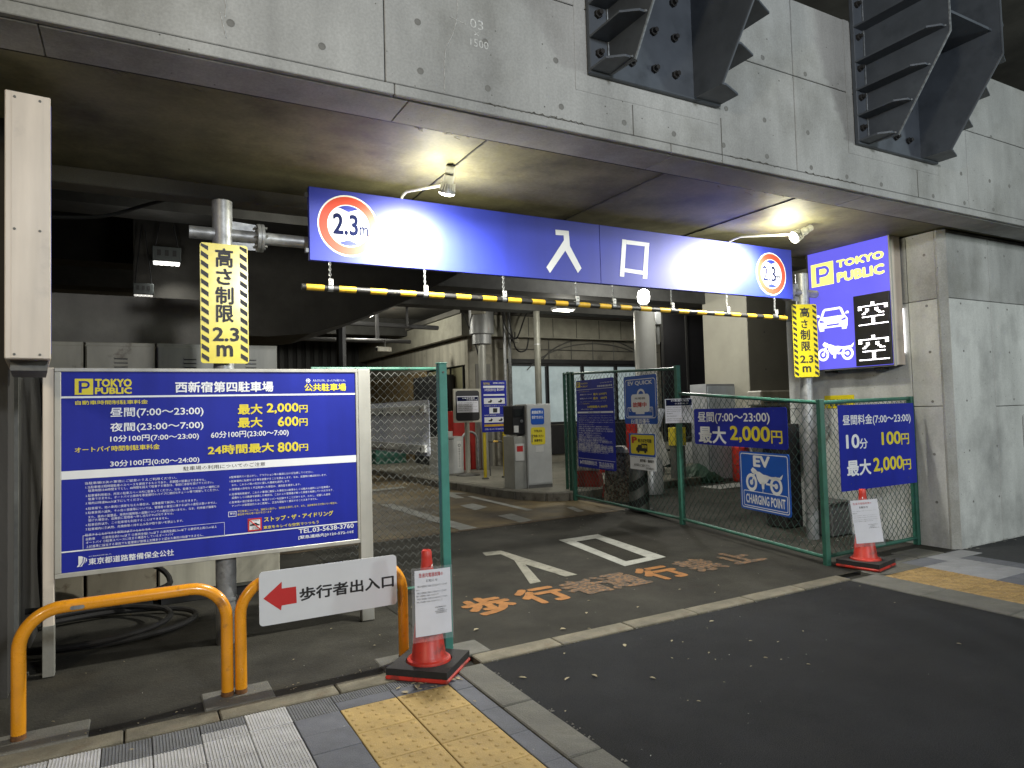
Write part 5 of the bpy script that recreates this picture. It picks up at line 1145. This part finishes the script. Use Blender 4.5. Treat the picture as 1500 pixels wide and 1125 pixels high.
# ================================================================== STEEL BRACKETS ON THE BEAM
def bracket(xa, wid, x1, x2, label):
    g = thing('steel_bracket', label, 'bracket', (xa, 3.36, 3.58), 0, 'steel brackets bolted to the beam')
    MB().box((0, 0, 0), (wid, .036, 1.75), .004).build('base_plate', steel_paint, g)
    prof = [(0, .01), (-.24, 0.0), (-.66, .62), (-.66, 1.7), (0, 1.7)]
    for xi, sd in ((x1, -1), (x2, 1)):
        M = Matrix.Translation((xi, 0, 0)) @ Matrix.Rotation(R(-90), 4, 'Z')
        mb = MB().prism([(-a, b) for a, b in prof], -.008, .008); mb.xform(M)
        # prism x is distance out from the beam
        mb.v = [(xi + (v[0] - xi), -abs(v[1]) if True else v[1], v[2]) for v in mb.v]
        mb.build('web', steel_paint, g)
        MB().tube([(xi + sd * .012, -.006, .02), (xi + sd * .012, -.006, 1.7)], .006, 5).build('weld', steel_edge, g)
        MB().tube([(xi, -.245, .0), (xi, -.665, .62), (xi, -.665, 1.7)], .0085, 5).build('flame_cut_edge', steel_edge if sd < 0 else steel_paint, g)
        e0, e1 = (0.0, xi - .008) if sd < 0 else (xi + .008, wid - .0)
        for z in (.015, .22, .43, .66, .95, 1.25):
            out = .215 + max(0, min(z, .62)) * (.42 / .62); 
            n = [(e0, -.002), (e1, -.002), (e1, -out), (e0 + (.04 if sd < 0 else 0), -out)] if sd < 0 else [(e0, -.002), (e1, -.002), (e1 - .04, -out), (e0, -out)]
            if sd < 0: n = [(e0, -.002), (e1, -.002), (e1, -out), (e1 - .05, -out), (e0, -out + .07)]
            else: n = [(e0, -.002), (e1, -.002), (e1, -out + .07), (e0 + .05, -out), (e0, -out)]
            mb = MB(); k = len(n); mb.add([(a, b, z) for a, b in n] + [(a, b, z + .014) for a, b in n], [tuple(range(k))[::-1], tuple(range(k, 2 * k))] + [(i, (i + 1) % k, (i + 1) % k + k, i + k) for i in range(k)])
            mb.build('rib', steel_paint, g)
            MB().lathe([(.009, 0), (.009, .012)], (e1 - .004 if sd < 0 else e0 + .004, -out - .002, z + .001), 6).build('weld_stop', steel_edge, g)
    for bx_ in (x1 + .17, x1 + .36, x1 + .54, x1 - .085):
        for z in (.13, .38, .62, .88, 1.15):
            MB().tube([(bx_, 0, z), (bx_, -.02, z), (bx_, -.021, z), (bx_, -.045, z)], [.028, .028, .017, .017], 6).build('bolt', rubber, g)
    MB().box((x1 + .01, -.60, .83), (x2 - .01, -.25, .85)).build('diaphragm', steel_paint, g)
    MB().lathe([(.05, .86), (.05, 1.1), (.10, 1.1), (.10, 1.14)], (x1 + .3, -.42, 0), 20).build('anchor_pin', steel_paint, g, True)
bracket(2.48, 1.11, .15, .865, 'dark steel bracket with side ribs bolted to the middle of the concrete beam')
bracket(5.12, 1.12, .13, .86, 'dark ribbed steel bracket bolted to the right part of the concrete beam')

# ================================================================== BEHIND THE FENCE
g = thing('lamp_column', 'thick pale steel column with a glaring lamp on top behind the fence', 'lamp post', (7.93, 9.4, 0))
MB().lathe([(.235, -.02), (.235, .55), (.19, .62), (.19, 3.18), (.175, 3.22)], n=32).build('column', mat('column_paint', (.45, .45, .42), .35, metal=.2, var=.1, vs=3, bump=.03, streak=4), g, True)
MB().lathe([(.04, 3.22), (.04, 3.30), (.07, 3.31), (.07, 3.33)], n=16).build('socket', galv, g, True)
MB().lathe([(.05, 3.331), (.10, 3.38), (.11, 3.47), (.09, 3.56), (.03, 3.60)], n=20).build('lamp', bulb, g, True)
MB().box((.21, -.06, 2.98), (.34, .06, 3.2), .005).build('control_box', cab_grey, g); MB().box((.20, -.05, 2.62), (.30, .05, 2.95), .005).build('control_box', cab_grey, g)
lamp('column_lamp_light', 'POINT', (7.93, 9.28, 3.75), 270, (1.0, .99, .93), .1)
g = thing('striped_guard', 'leaning grey and black striped guard post behind the tall fence', 'guard post', (6.49, 7.95, 0), R(-20))
mb = MB().lathe([(.15, 0), (.15, .02), (.13, .62), (.11, .66)], n=24); mb.build('post', galv_dark, g, True)
for z in (.08, .36):
    mb = MB(); n = 24; vs = []
    for j in range(n): a = 2 * math.pi * j / n; sk = .10 * math.cos(a); r0 = .1525 - .02 * (z + sk) / .62; vs += [(r0 * math.cos(a), r0 * math.sin(a), z + sk * .9), ((r0 - .003) * math.cos(a), (r0 - .003) * math.sin(a), z + .14 + sk * .9)]
    mb.add([(a, b, max(.005, c)) for a, b, c in vs], [(2 * j, (2 * j + 2) % (2 * n), (2 * j + 3) % (2 * n), 2 * j + 1) for j in range(n)]); mb.build('stripe', rubber, g, True)
MB().lathe([(.22, 0), (.2, .02)], n=20).build('foot', rubber, g)
g = thing('board_leaning', 'speckled brown board leaning behind the tall fence under the tariff sheet', 'board', (6.62, 9.0, 0), R(-62)); mb = MB().box((0, 0, 0), (.5, .03, .8)); mb.xform(Matrix.Rotation(R(-12), 4, 'X')); mb.build('sheet', mat('speckled_board', (.26, .22, .16), .8, var=.5, vs=24, bump=.2, col2=(.09, .05, .035), thr=(.48, .55)), g); MB().box((.0, .0, 0), (.5, .02, .02)).build('batten', galv_dark, g)
for i, (x, y_) in enumerate(((7.0, 9.5), (6.98, 10.35))):
    g = thing('barricade', ('red and white plastic water barrier nearer the folded gate leaves', 'red and white plastic water barrier standing on the kerb behind the gate leaves')[i], 'barrier', (x, y_, .0 if i == 0 else .12), R(-50), 'red and white water barriers')
    MB().prism([(0, 0), (.5, 0), (.48, .2), (.42, .28), (.08, .28), (.02, .2)], -.15, .15).build('base', red_paint, g); MB().prism([(.04, .285), (.46, .285), (.42, .8), (.36, .86), (.14, .86), (.08, .8)], -.11, .11).build('tank', mat('barrier_white', (.5, .48, .44), .5, var=.25, vs=6, bump=.1, dirt=(.3, .1, .08), dthr=(.6, .7), ds=9), g)
for i, (x, y_, a) in enumerate(((8.55, 12.0, .9), (9.25, 11.4, .62))):
    g = thing('red_cabinet', ('tall red hose cabinet behind the tariff sheet', 'lower red cabinet beside the lamp column')[i], 'cabinet', (x, y_, .12)); MB().box((0, 0, 0), (.45, .3, (1.5, 1.15)[i]), .01).build('body', red_paint, g); MB().box((.03, -.01, .1), (.42, -.001, (1.4, 1.05)[i]), .004).build('door', red_paint, g); MB().box((.36, -.02, .7), (.38, -.011, .8)).build('handle', galv, g)
# guard rail
g = thing('guard_rail', 'weathered steel guard rail behind the middle fence post', 'guard rail', (9.15, 11.35, 0), R(-29))
for z in (.42, .62): MB().prism([(0, z), (3.2, z), (3.2, z + .15), (0, z + .15)], -.03, .0).build('beam', mat('rail_zinc', (.26, .25, .21), .5, metal=.3, var=.2, bump=.1), g)
for x in (.2, 1.6, 3.0): MB().tube([(x, .06, 0), (x, .06, .8)], .05, 12).build('post', galv_dark, g, True)
g = thing('red_drum', 'red plastic drum standing beside the guard rail', 'drum', (10.5, 9.7, 0)); MB().lathe([(.15, 0), (.16, .03), (.16, .66), (.12, .70), (.05, .71)], n=22).build('body', cone_red, g, True); MB().lathe([(.164, .3), (.164, .33)], n=22).build('hoop', red_paint, g, True)
g = thing('scooter', 'white scooter parked behind the fence near the middle post', 'scooter', (9.3, 10.9, 0), R(-15))
for x in (.0, 1.15): w_ = MB().tube([(x, -.05, .22), (x, .05, .22)], .22, 22).build('wheel', rubber, g, True); MB().tube([(x, -.055, .22), (x, .055, .22)], .12, 16).build('rim', galv, w_, True)
MB().prism([(.55, .3), (1.3, .42), (1.38, .66), (1.2, .78), (.7, .76), (.5, .5)], -.13, .13).build('body', white_paint, g); MB().prism([(.62, .78), (1.28, .80), (1.26, .88), (.66, .86)], -.12, .12).build('seat', black, g)
MB().prism([(.16, .3), (.3, .35), (.12, 1.0), (-.02, 1.0), (.0, .6)], -.16, .16).build('leg_shield', white_paint, g); MB().box((.25, -.12, .27), (.6, .12, .33)).build('footboard', black, g); MB().tube([(.05, -.3, 1.08), (.0, 0, 1.05), (.05, .3, 1.08)], .015, 8).build('handlebar', black, g)
MB().prism([(-.05, 1.1), (.1, 1.1), (.22, 1.45), (.18, 1.47)], -.17, .17).build('windscreen', mat('clear_screen', (.3, .32, .36), .1, bump=0), g)
MB().box((-.02, -.155, .85), (.0, .155, 1.02)).build('headlamp', white_paint, g)
g = thing('crate_sign', 'small yellow caution box on the ground behind the fence post', 'box', (9.05, 9.95, .0)); MB().box((0, 0, .75), (.28, .2, 1.1), .01).build('body', pr_yellow, g); MB().box((.02, .02, 0), (.26, .18, .74)).build('stand', galv_dark, g)
g = thing('tarpaulin_heap', 'dark green tarpaulin heaped on the ground in front of the guard rail', 'tarpaulin', (9.9, 10.2, 0)); bm = bmesh.new(); bmesh.ops.create_icosphere(bm, subdivisions=3, radius=.38)
for v in bm.verts: v.co = Vector((v.co.x * 1.3 + random.uniform(-.03, .03), v.co.y + random.uniform(-.03, .03), max(0, v.co.z) * .9 + random.uniform(0, .03)))
me = bpy.data.meshes.new('tarpaulin'); bm.to_mesh(me); bm.free(); me.materials.append(mat('tarpaulin_green', (.03, .08, .05), .5, var=.2, bump=.1)); link('cover', me, g)
struct('floor_strip', MB().box((9.2, 9.0, -.004), (16, 9.5, .004)).xform(Matrix.Rotation(0, 4, 'Z')), mat('strip_paint', (.3, .3, .28), .8, bump=.2))
g = thing('white_locker', 'pale metal cupboard standing beside the concrete pier', 'cupboard', (9.85, 9.9, 0)); MB().box((0, 0, 0), (.85, .45, 1.93), .005).build('carcass', mat('cupboard_grey', (.26, .27, .28), .5, bump=.03), g); MB().box((.03, -.015, .05), (.82, -.001, 1.88), .003).build('door', mat('cupboard_door', (.42, .46, .5), .4, bump=.02), g)
g = thing('air_conditioner', 'cream air conditioner unit behind the right gantry pole', 'air conditioner', (8.75, 7.6, 1.48)); MB().box((0, 0, 0), (.72, .3, .24), .02).build('body', cream, g); mb = MB().box((.05, -.004, .03), (.67, -.001, .06)); mb.build('vent', galv_dark, g); MB().box((.1, .1, -1.48), (.6, .26, -.01)).build('pedestal', galv_dark, g)
g = thing('cable_drum_box', 'dark equipment box on the ground behind the right gantry pole', 'box', (6.95, 5.65, 0)); MB().box((-.1, 0, 0), (.2, .3, 1.25), .01).build('body', rubber, g); MB().box((-.08, -.006, .1), (.18, -.001, 1.15), .002).build('door', black, g)
g = thing('grey_bin', 'low dark box against the wall behind the narrow fence panel', 'box', (6.9, 5.0, 0)); MB().box((-.1, 0, 0), (.24, .32, .36), .01).build('body', mat('bin_grey', (.08, .08, .08), .6), g); MB().box((-.11, -.01, .361), (.25, .33, .38), .004).build('lid', mat('bin_grey', (.08,) * 3), g)
g = thing('warning_plate', 'yellow plate with black print on the wall behind the narrow fence panel', 'sign', (7.175, 5.3, 1.43), R(-90)); MB().box((0, 0, 0), (.38, .004, .15)).build('plate', haz_yellow, g)
mb = MB(); text(mb, 'NO PARKING', .07, .075, .36, .105, 2, -.0015); text(mb, '駐車禁止', .07, .02, .3, .06, 2, -.0015); mb.build('lettering', pr_black, g)
mb = MB().tube(smooth_path([(6.72, 5.2, 1.8), (6.74, 5.2, 1.2), (6.70, 5.2, .6), (6.73, 5.2, .1)]), .01, 6); o = mb.build('cable', rubber, None, True); tag(o, 'black cable running down beside the right gantry pole', 'cable')

# ================================================================== ON THE ISLAND
g = thing('ticket_machine', 'grey ticket machine with a dark console and a tall cabinet on the island', 'ticket machine', (5.80, 10.55, .12), R(-4))
k = .93
MB().box((.31, 0, 0), (.80, .5, 1.50), .006).build('cabinet', cab_grey, g); MB().box((.315, -.004, .0), (.795, -.0005, .06)).build('plinth', galv_dark, g)
MB().box((.32, -.012, .08), (.79, -.001, 1.48), .003).build('door', cab_grey, g); MB().box((.40, -.022, .82), (.412, -.012, .96), .002).build('handle', galv, g)
MB().box((.07, .04, 0), (.302, .5, .93), .006).build('lower_case', mat('case_grey', (.34, .34, .31), .5, bump=.03), g); MB().box((.06, .06, .96), (.305, .45, 1.48), .01).build('console', black, g)
MB().box((.09, .05, 1.28), (.27, .058, 1.42), .003).build('screen', mat('screen_glass', (.02, .022, .024), .1, bump=0), g); MB().box((.08, .04, 1.0), (.17, .058, 1.12), .003).build('ticket_slot', white_paint, g); MB().tube([(.24, .05, 1.2), (.24, .058, 1.2)], .03, 14).build('button', galv, g)
MB().box((.09, .033, .50), (.27, .038, .80), .002).build('sticker', white_paint, g); mb = MB().box((.12, .0315, .66), (.24, .0325, .76)); mb.build('sticker_mark', pr_red, g)
for a, b, m, tx in (((.39, 1.13), (.66, 1.42), sign_azure, (('高額紙幣は', .02, .19, .25, .25), ('使用できません', .02, .10, .25, .16))), ((.385, .77), (.67, 1.08), pr_yellow, (('千円札のみ', .06, .22, .22, .27), ('ご利用ください', .03, .13, .25, .18), ('係員呼出', .06, .05, .22, .10)))):
    q = MB().prism([(x + a[0], z + a[1]) for x, z in rr(0, 0, b[0] - a[0], b[1] - a[1], .04)], -.0145, -.0125).build('sticker', m, g); mb = MB()
    for t_ in tx: text(mb, t_[0], a[0] + t_[1], a[1] + t_[2], a[0] + t_[3], a[1] + t_[4], 2, -.0158)
    mb.build('lettering', pr_white if m is sign_azure else pr_black, q)
MB().box((.47, -.0145, .64), (.63, -.0125, .75)).build('sticker', white_paint, g)
s = SG['instruct']; g = thing('instruction_board', 'narrow blue instruction board on two yellow posts on the island', 'sign', s['loc'], s['th']); w, h = s['w'], s['h']; p = s['p']
sbox(s, 'panel', sign_blue, g, .02, 0, 0)
for u in (.03, w - .09): MB().box((u, .021, -.965), (u + .06, .06, h * .3), .004).build('post', post_yellow, g); 
for u in (.0, w - .12): MB().box((u, .0, -.965), (u + .12, .08, -.93)).build('foot', galv_dark, g)
letter_sign(g, s); mb = MB()
for k in ('b1', 'b2', 'p1', 'p2', 'p3'): a, b = p[k]; mb.flat([a, (b[0], a[1]), b, (a[0], b[1])], -.0014)
mb.build('white_print', pr_white, g); a, b = p['yb']; MB().flat([a, (b[0], a[1]), b, (a[0], b[1])], -.0014).build('yellow_print', bar_yellow, g)
mb = MB()
for k in ('p1', 'p3'):
    a, b = p[k]; W_, H_ = b[0] - a[0], b[1] - a[1]
    for u in (.2, .68): mb.flat([(a[0] + (u + q[0]) * W_, a[1] + q[1] * H_) for q in ((0, .25), (.14, .2), (.2, .55), (.12, .8), (.08, .5), (0, .45))], -.002)
a, b = p['p2']; W_, H_ = b[0] - a[0], b[1] - a[1]; mb.flat([(a[0] + q[0] * W_, a[1] + q[1] * H_) for q in ((.35, .15), (.75, .15), (.78, .85), (.35, .85))], -.002); mb.build('pictogram', pr_black, g)
g = thing('notice_stand', 'pale framed notice with a black panel on a single post on the island', 'sign', (6.08, 13.6, .12)); MB().tube([(.33, .06, 0), (.33, .06, 1.16)], .055, 14).build('post', cream, g, True)
MB().lathe([(.26, 0), (.26, .02), (.1, .05)], (.33, .06, 0), 20).build('foot', galv_dark, g, True)
MB().prism(rr(0, 1.16, .66, 1.90, .02), 0, .05).build('frame', cream, g); MB().prism(rr(.045, 1.20, .615, 1.86, .06), -.004, -.0005).build('panel', pr_black, g); MB().box((.07, -.007, 1.38), (.59, -.0045, 1.74)).build('sheet', paper, g)
MB().box((.08, -.0085, 1.63), (.58, -.0075, 1.72)).build('heading_band', pr_navy, g); mb = MB(); text(mb, 'EV急速充電器', .2, 1.68, .5, 1.71, 1, -.01); text(mb, 'のお知らせ', .3, 1.64, .56, 1.67, 1, -.01); mb.build('lettering', pr_white, g)
mb = MB(); [text(mb, '当駐車場内の急速充電器は故障しております', .1, z, .56 - .1 * (i % 2), z + .022, 0, -.009) for i, z in enumerate((1.58, 1.54, 1.50, 1.46, 1.42))]; mb.build('lettering', pr_black, g)
g = thing('barrier_machine', 'grey gate barrier cabinet with a white label behind the teal post', 'barrier machine', (6.10, 14.2, .12)); MB().box((-.2, .0, 0), (.46, .45, .84), .01).build('body', cab_grey, g); MB().box((.02, -.005, .01), (.45, -.001, .82), .003).build('door', cab_grey, g); MB().lathe([(.1, .842), (.1, .96)], (.18, .2, 0), 20).build('rotor_cap', white_paint, g, True)
MB().box((.30, -.008, .12), (.40, -.0055, .74)).build('label', white_paint, g); mb = MB().annulus((.35, .64), .022, .034, -.0095, 16); [text(mb, c, .335, .54 - i * .055, .365, .57 - i * .055, 1, -.0095) for i, c in enumerate('開閉機注意立入禁')]; mb.build('lettering', pr_black, g)
MB().box((.1, -.008, .78), (.22, -.0055, .80)).build('slot', pr_black, g)
g = thing('vending_cabinet', 'dark red cabinet standing behind the notice stand', 'cabinet', (6.66, 15.0, .12)); MB().box((0, 0, 0), (.60, .3, 1.42), .01).build('body', red_paint, g); MB().box((.02, -.01, .1), (.58, -.001, 1.36), .004).build('door', red_paint, g)
g = thing('hoop_rail', 'grey tubular hoop rail behind the instruction board', 'barrier', (6.76, 14.7, .12)); MB().tube([(0, 0, 0), (0, 0, .72)] + [(.2 - .2 * math.cos(R(a)), 0, .72 + .2 * math.sin(R(a))) for a in range(15, 180, 15)] + [(.4, 0, .72), (.4, 0, 0)], .03, 10).build('pipe', galv, g, True)
g = thing('striped_pole', 'thin black and yellow bar set across the island', 'barrier bar', (6.7, 13.2, .86), R(-3)); MB().tube([(0, 0, 0), (1.35, 0, -.06)], .02, 8).build('bar', bar_black, g, True)
for x in (.1, .36, .75, 1.02): MB().tube([(x, 0, -.044 * x), (x + .12, 0, -.044 * (x + .12))], .021, 8).build('band', bar_yellow, g, True)
for x in (.02, 1.33): MB().tube([(x, 0, -.74), (x, 0, 0)], .015, 8).build('leg', galv_dark, g, True)
g = thing('service_pole', 'tall dull steel pole standing behind the ticket machine', 'pole', (8.18, 13.5, .12)); MB().lathe([(.075, 0), (.075, 4.1)], n=18).build('shaft', mat('pole_drab', (.2, .2, .17), .5, metal=.2, bump=.03), g, True); [MB().lathe([(.08, z), (.08, z + .02)], n=18).build('band', galv, g) for z in (1.4, 2.9)]
g = thing('red_pole', 'thin red post beside the ticket machine', 'post', (6.5, 11.9, .12)); MB().lathe([(.03, 0), (.03, .7), (.01, .72)], n=12).build('shaft', cone_red, g, True); MB().lathe([(.08, 0), (.07, .02)], n=12).build('foot', rubber, g)
# cameras, floodlights and cabling under the ceiling
def camera_unit(x, y, z, th, label):
    g = thing('security_camera', label, 'camera', (x, y, z), th, 'security cameras'); MB().box((0, -.06, -.05), (.34, .06, .06), .012).build('housing', cream, g); MB().tube([(-.01, 0, 0), (.0, 0, 0)], .04, 12).build('lens', black, g); MB().tube([(.2, 0, .06), (.2, 0, .22)], .018, 6).build('bracket', galv_dark, g)
camera_unit(4.7, 14.6, 2.95, R(10), 'cream camera at the far left end of the booth fascia'); camera_unit(7.05, 14.6, 3.88, R(-50), 'cream camera under the roof at the booth corner'); camera_unit(8.3, 14.9, 3.28, R(40), 'small camera on the booth wall beside the conduits')
def flood(x, y, z, s_, label, lit=True):
    g = thing('floodlight', label, 'floodlight', (x, y, z), 0, 'floodlights hanging inside the garage'); MB().box((-.15 * s_, -.06, -.02), (.15 * s_, .06, .15 * s_), .006).build('housing', mat('floodlight_case', (.05, .06, .06), .5, bump=0), g)
    for k in range(3): MB().box((-.1 * s_ + k * .08 * s_, -.064, .04 * s_), (-.06 * s_ + k * .08 * s_, -.0605, .11 * s_)).build('vent', black, g)
    for k in range(5): MB().lathe([(.024 * s_, -.055 * s_), (.03 * s_, -.021)], (-.11 * s_ + k * .055 * s_, 0, 0), 10).build('lens', bulb_dim if lit else glow('lamp_faint', (1, .98, .9), .7), g, True)
    for sx in (-1, 1): MB().tube([(sx * .12 * s_, 0, .15 * s_), (sx * .02, 0, .75)], .008, 5).build('hanger', black, g)
flood(.34, 8.85, 3.37, 1.0, 'lit floodlight hanging by cords above the lockers'); flood(.10, 8.9, 2.98, .7, 'smaller floodlight hanging lower above the lockers', False)
lamp('interior_fill', 'POINT', (.3, 7.9, 3.2), 5, (1, .98, .92), .08)  # fill light added in front of the floodlight to lift ceiling and ramp
lamp('flood_light', 'SPOT', (.34, 8.8, 3.33), 40, (1, .98, .9), .06, (1.2, 8.9, 0), 130, .8)
def luminaire(x, y, label, E_, z=3.98):
    g = thing('ceiling_lamp', label, 'ceiling lamp', (x, y, z), 0, 'lamps under the garage ceiling'); MB().box((-.24, -.12, 0), (.24, .12, .06), .01).build('housing', white_paint, g); MB().box((-.21, -.10, -.02), (.21, .10, -.001), .008).build('diffuser', bulb_dim, g); MB().tube([(0, 0, .06), (0, 0, .33)], .012, 6).build('stem', galv_dark, g)
    if E_: lamp('ceiling_lamp_light', 'POINT', (x, y, z - .12), E_ * 1.7, (1, .97, .84), .12)
luminaire(10.65, 12.2, 'lit panel lamp under the ceiling right of the lamp column', 35); luminaire(8.0, 12.1, 'small lamp under the ceiling behind the height bar', 50, 3.62); luminaire(3.4, 12.8, 'lamp under the garage ceiling above the lanes', 55); luminaire(1.5, 7.3, 'lamp under the garage ceiling above the lockers', 12, 3.9); luminaire(5.0, 16.5, 'lamp under the garage ceiling in front of the ochre wall', 105)  # lanes, lockers and ochre wall lamps are added to brighten the interior
o = MB().tube(smooth_path([(-.55, 5.9, 3.0), (-.2, 5.95, 3.06), (.1, 6.0, 3.2), (.4, 6.0, 3.34), (.6, 6.0, 3.5)]), .014, 6).build('cable', rubber, None, True); tag(o, 'black cable sagging under the ceiling at the upper left', 'cable')
for i, pts in enumerate(([(7.9, 14.7, 4.2), (8.0, 14.7, 3.6), (8.3, 14.7, 3.3), (8.6, 14.7, 3.9), (8.9, 14.7, 4.2)], [(8.0, 14.6, 4.2), (8.2, 14.6, 3.1), (8.5, 14.6, 3.0), (8.6, 14.6, 3.3)], [(6.9, 14.8, 3.9), (7.2, 14.8, 3.2), (7.4, 14.8, 2.4), (7.5, 14.8, 1.2)])):
    o = MB().tube(smooth_path(pts), .02, 6).build('cable', rubber, None, True); tag(o, ('looped black cable beside the booth hopper', 'lower loop of black cable at the booth conduits', 'black cable running down the left side of the booth corner')[i], 'cable')
g = thing('pipe_run', 'dark pipes running under the garage ceiling left of the booth', 'pipe', (0, 0, 0))
for a, b, r_ in (((2.8, 14, 3.92), (9.0, 14, 3.9), .04), ((2.5, 13.6, 3.4), (6.0, 14.2, 3.42), .05), ((1.5, 16, 3.3), (6.2, 16.5, 3.35), .05), ((4.2, 13, 4.28), (4.2, 13, 3.0), .04), ((5.2, 14, 4.28), (5.2, 14, 3.4), .03), ((3.35, 12.5, 4.28), (3.35, 12.5, 0), .09)): MB().tube([a, b], r_, 8).build('pipe', mat('pipe_dark', (.07, .07, .072), .5), g, True)
# lane furniture seen far back behind the gate
g = thing('far_hut', 'small dark green machine far back in the left lane', 'machine', (5.9, 18.6, 0)); MB().box((0, 0, 0), (.9, .6, .55), .02).build('base', green, g); MB().box((.1, .1, .56), (.8, .5, .9), .02).build('body', galv_dark, g)
g = thing('red_lamp_box', 'small red lamp on a stand beyond the gate', 'lamp', (4.6, 16.8, 0)); MB().lathe([(.14, .5), (.16, .56), (.16, .8), (.1, .86)], n=16).build('body', cone_red, g, True); MB().lathe([(.2, 0), (.05, .04), (.05, .5)], n=16).build('stand', galv_dark, g, True)
g = thing('lane_notice', 'narrow cream notice with vertical characters on the dark doorway', 'notice', (6.85, 16.2, 1.5), R(-60)); MB().box((0, 0, 0), (.2, .01, .7)).build('plate', cream, g); mb = MB(); [text(mb, c, .04, .6 - i * .11, .16, .69 - i * .11, 2, -.0015) for i, c in enumerate('関係者以外禁')]; mb.build('lettering', pr_black, g)
struct('dark_doorway', MB().box((6.9, 16.3, .1), (7.3, 18.2, 2.5)), dark_panel)

# ================================================================== LITTER
random.seed(5); mb = MB()
def leaf(mb, x, y, l, z=.006):
    a = random.uniform(0, 6.28); w = l * random.uniform(.3, .5); c = random.uniform(.1, .4) * l
    P_ = [(-.5, 0, 0), (-.2, .5, c), (.2, .45, c * .8), (.5, 0, .1 * c), (.2, -.5, c * .7), (-.2, -.45, c * .6)]
    mb.add([(x + (p[0] * l) * math.cos(a) - p[1] * w * math.sin(a), y + (p[0] * l) * math.sin(a) + p[1] * w * math.cos(a), z + p[2] * .5) for p in P_] + [(x, y, z)], [(6, 0, 1), (6, 1, 2), (6, 2, 3), (6, 3, 4), (6, 4, 5), (6, 5, 0)])
for x, y, l in ((2.0, 3.82, .05), (2.55, 3.98, .045), (2.05, 4.3, .05), (2.9, 4.2, .04), (3.1, 4.45, .03), (2.1, 3.25, .055), (2.25, 3.2, .045), (2.7, 3.5, .05), (3.0, 3.4, .04), (1.9, 3.4, .05), (3.5, 3.55, .04), (1.55, 3.58, .05), (1.35, 3.6, .06), (1.42, 3.62, .04), (1.7, 3.9, .05), (3.3, 4.1, .035), (3.9, 4.3, .03), (2.5, 3.0, .04), (4.4, 2.4, .03)): leaf(mb, x, y, l)
for _ in range(26): leaf(mb, random.gauss(2.9, .8), random.gauss(3.2, .4), random.uniform(.012, .028))
for _ in range(60): leaf(mb, random.uniform(-.4, 5.2), random.uniform(3.95, 8), random.uniform(.012, .026))
for _ in range(40): leaf(mb, random.uniform(-.4, 1.5), 3.93 + abs(random.gauss(0, .06)), random.uniform(.006, .02))
for _ in range(16): leaf(mb, random.uniform(1.25, 1.62), random.uniform(3.55, 3.66), random.uniform(.02, .045))
mb.build('leaf_litter', leaf_mat)['kind'] = 'stuff'
mb = MB()
for _ in range(30): leaf(mb, random.gauss(3.2, 1.2), random.uniform(2.0, 3.6), random.uniform(.005, .013), .004)
for _ in range(70): leaf(mb, random.uniform(-.4, 6), random.uniform(3.95, 9), random.uniform(.006, .014), .004)
for _ in range(90): leaf(mb, random.uniform(7.22, 9.5), 3.86 - abs(random.gauss(0, .035)), random.uniform(.012, .04), .01)
for _ in range(60): leaf(mb, random.uniform(5.8, 7.1), random.uniform(4.3, 5.4), random.uniform(.01, .03), .004)
mb.build('paper_scraps', scrap_mat)['kind'] = 'stuff'
mb = MB()
for _ in range(260): # grit along the kerb joints
    k = random.random()
    if k < .4: x, y = random.uniform(1.8, 5.2), 3.725 - abs(random.gauss(0, .01))
    elif k < .7: x, y = 1.802 + abs(random.gauss(0, .012)), random.uniform(0, 3.7)
    else: x, y = random.uniform(0, 6.3), 7.8 + .042 * 0 + random.gauss(0, .05)
    l = random.uniform(.003, .008); z = .003; mb.add([(x - l, y, z), (x + l, y - l * .6, z), (x, y + l, z), (x, y, z + l)], [(0, 1, 3), (1, 2, 3), (2, 0, 3)])
mb.build('grit', grit_mat)['kind'] = 'stuff'
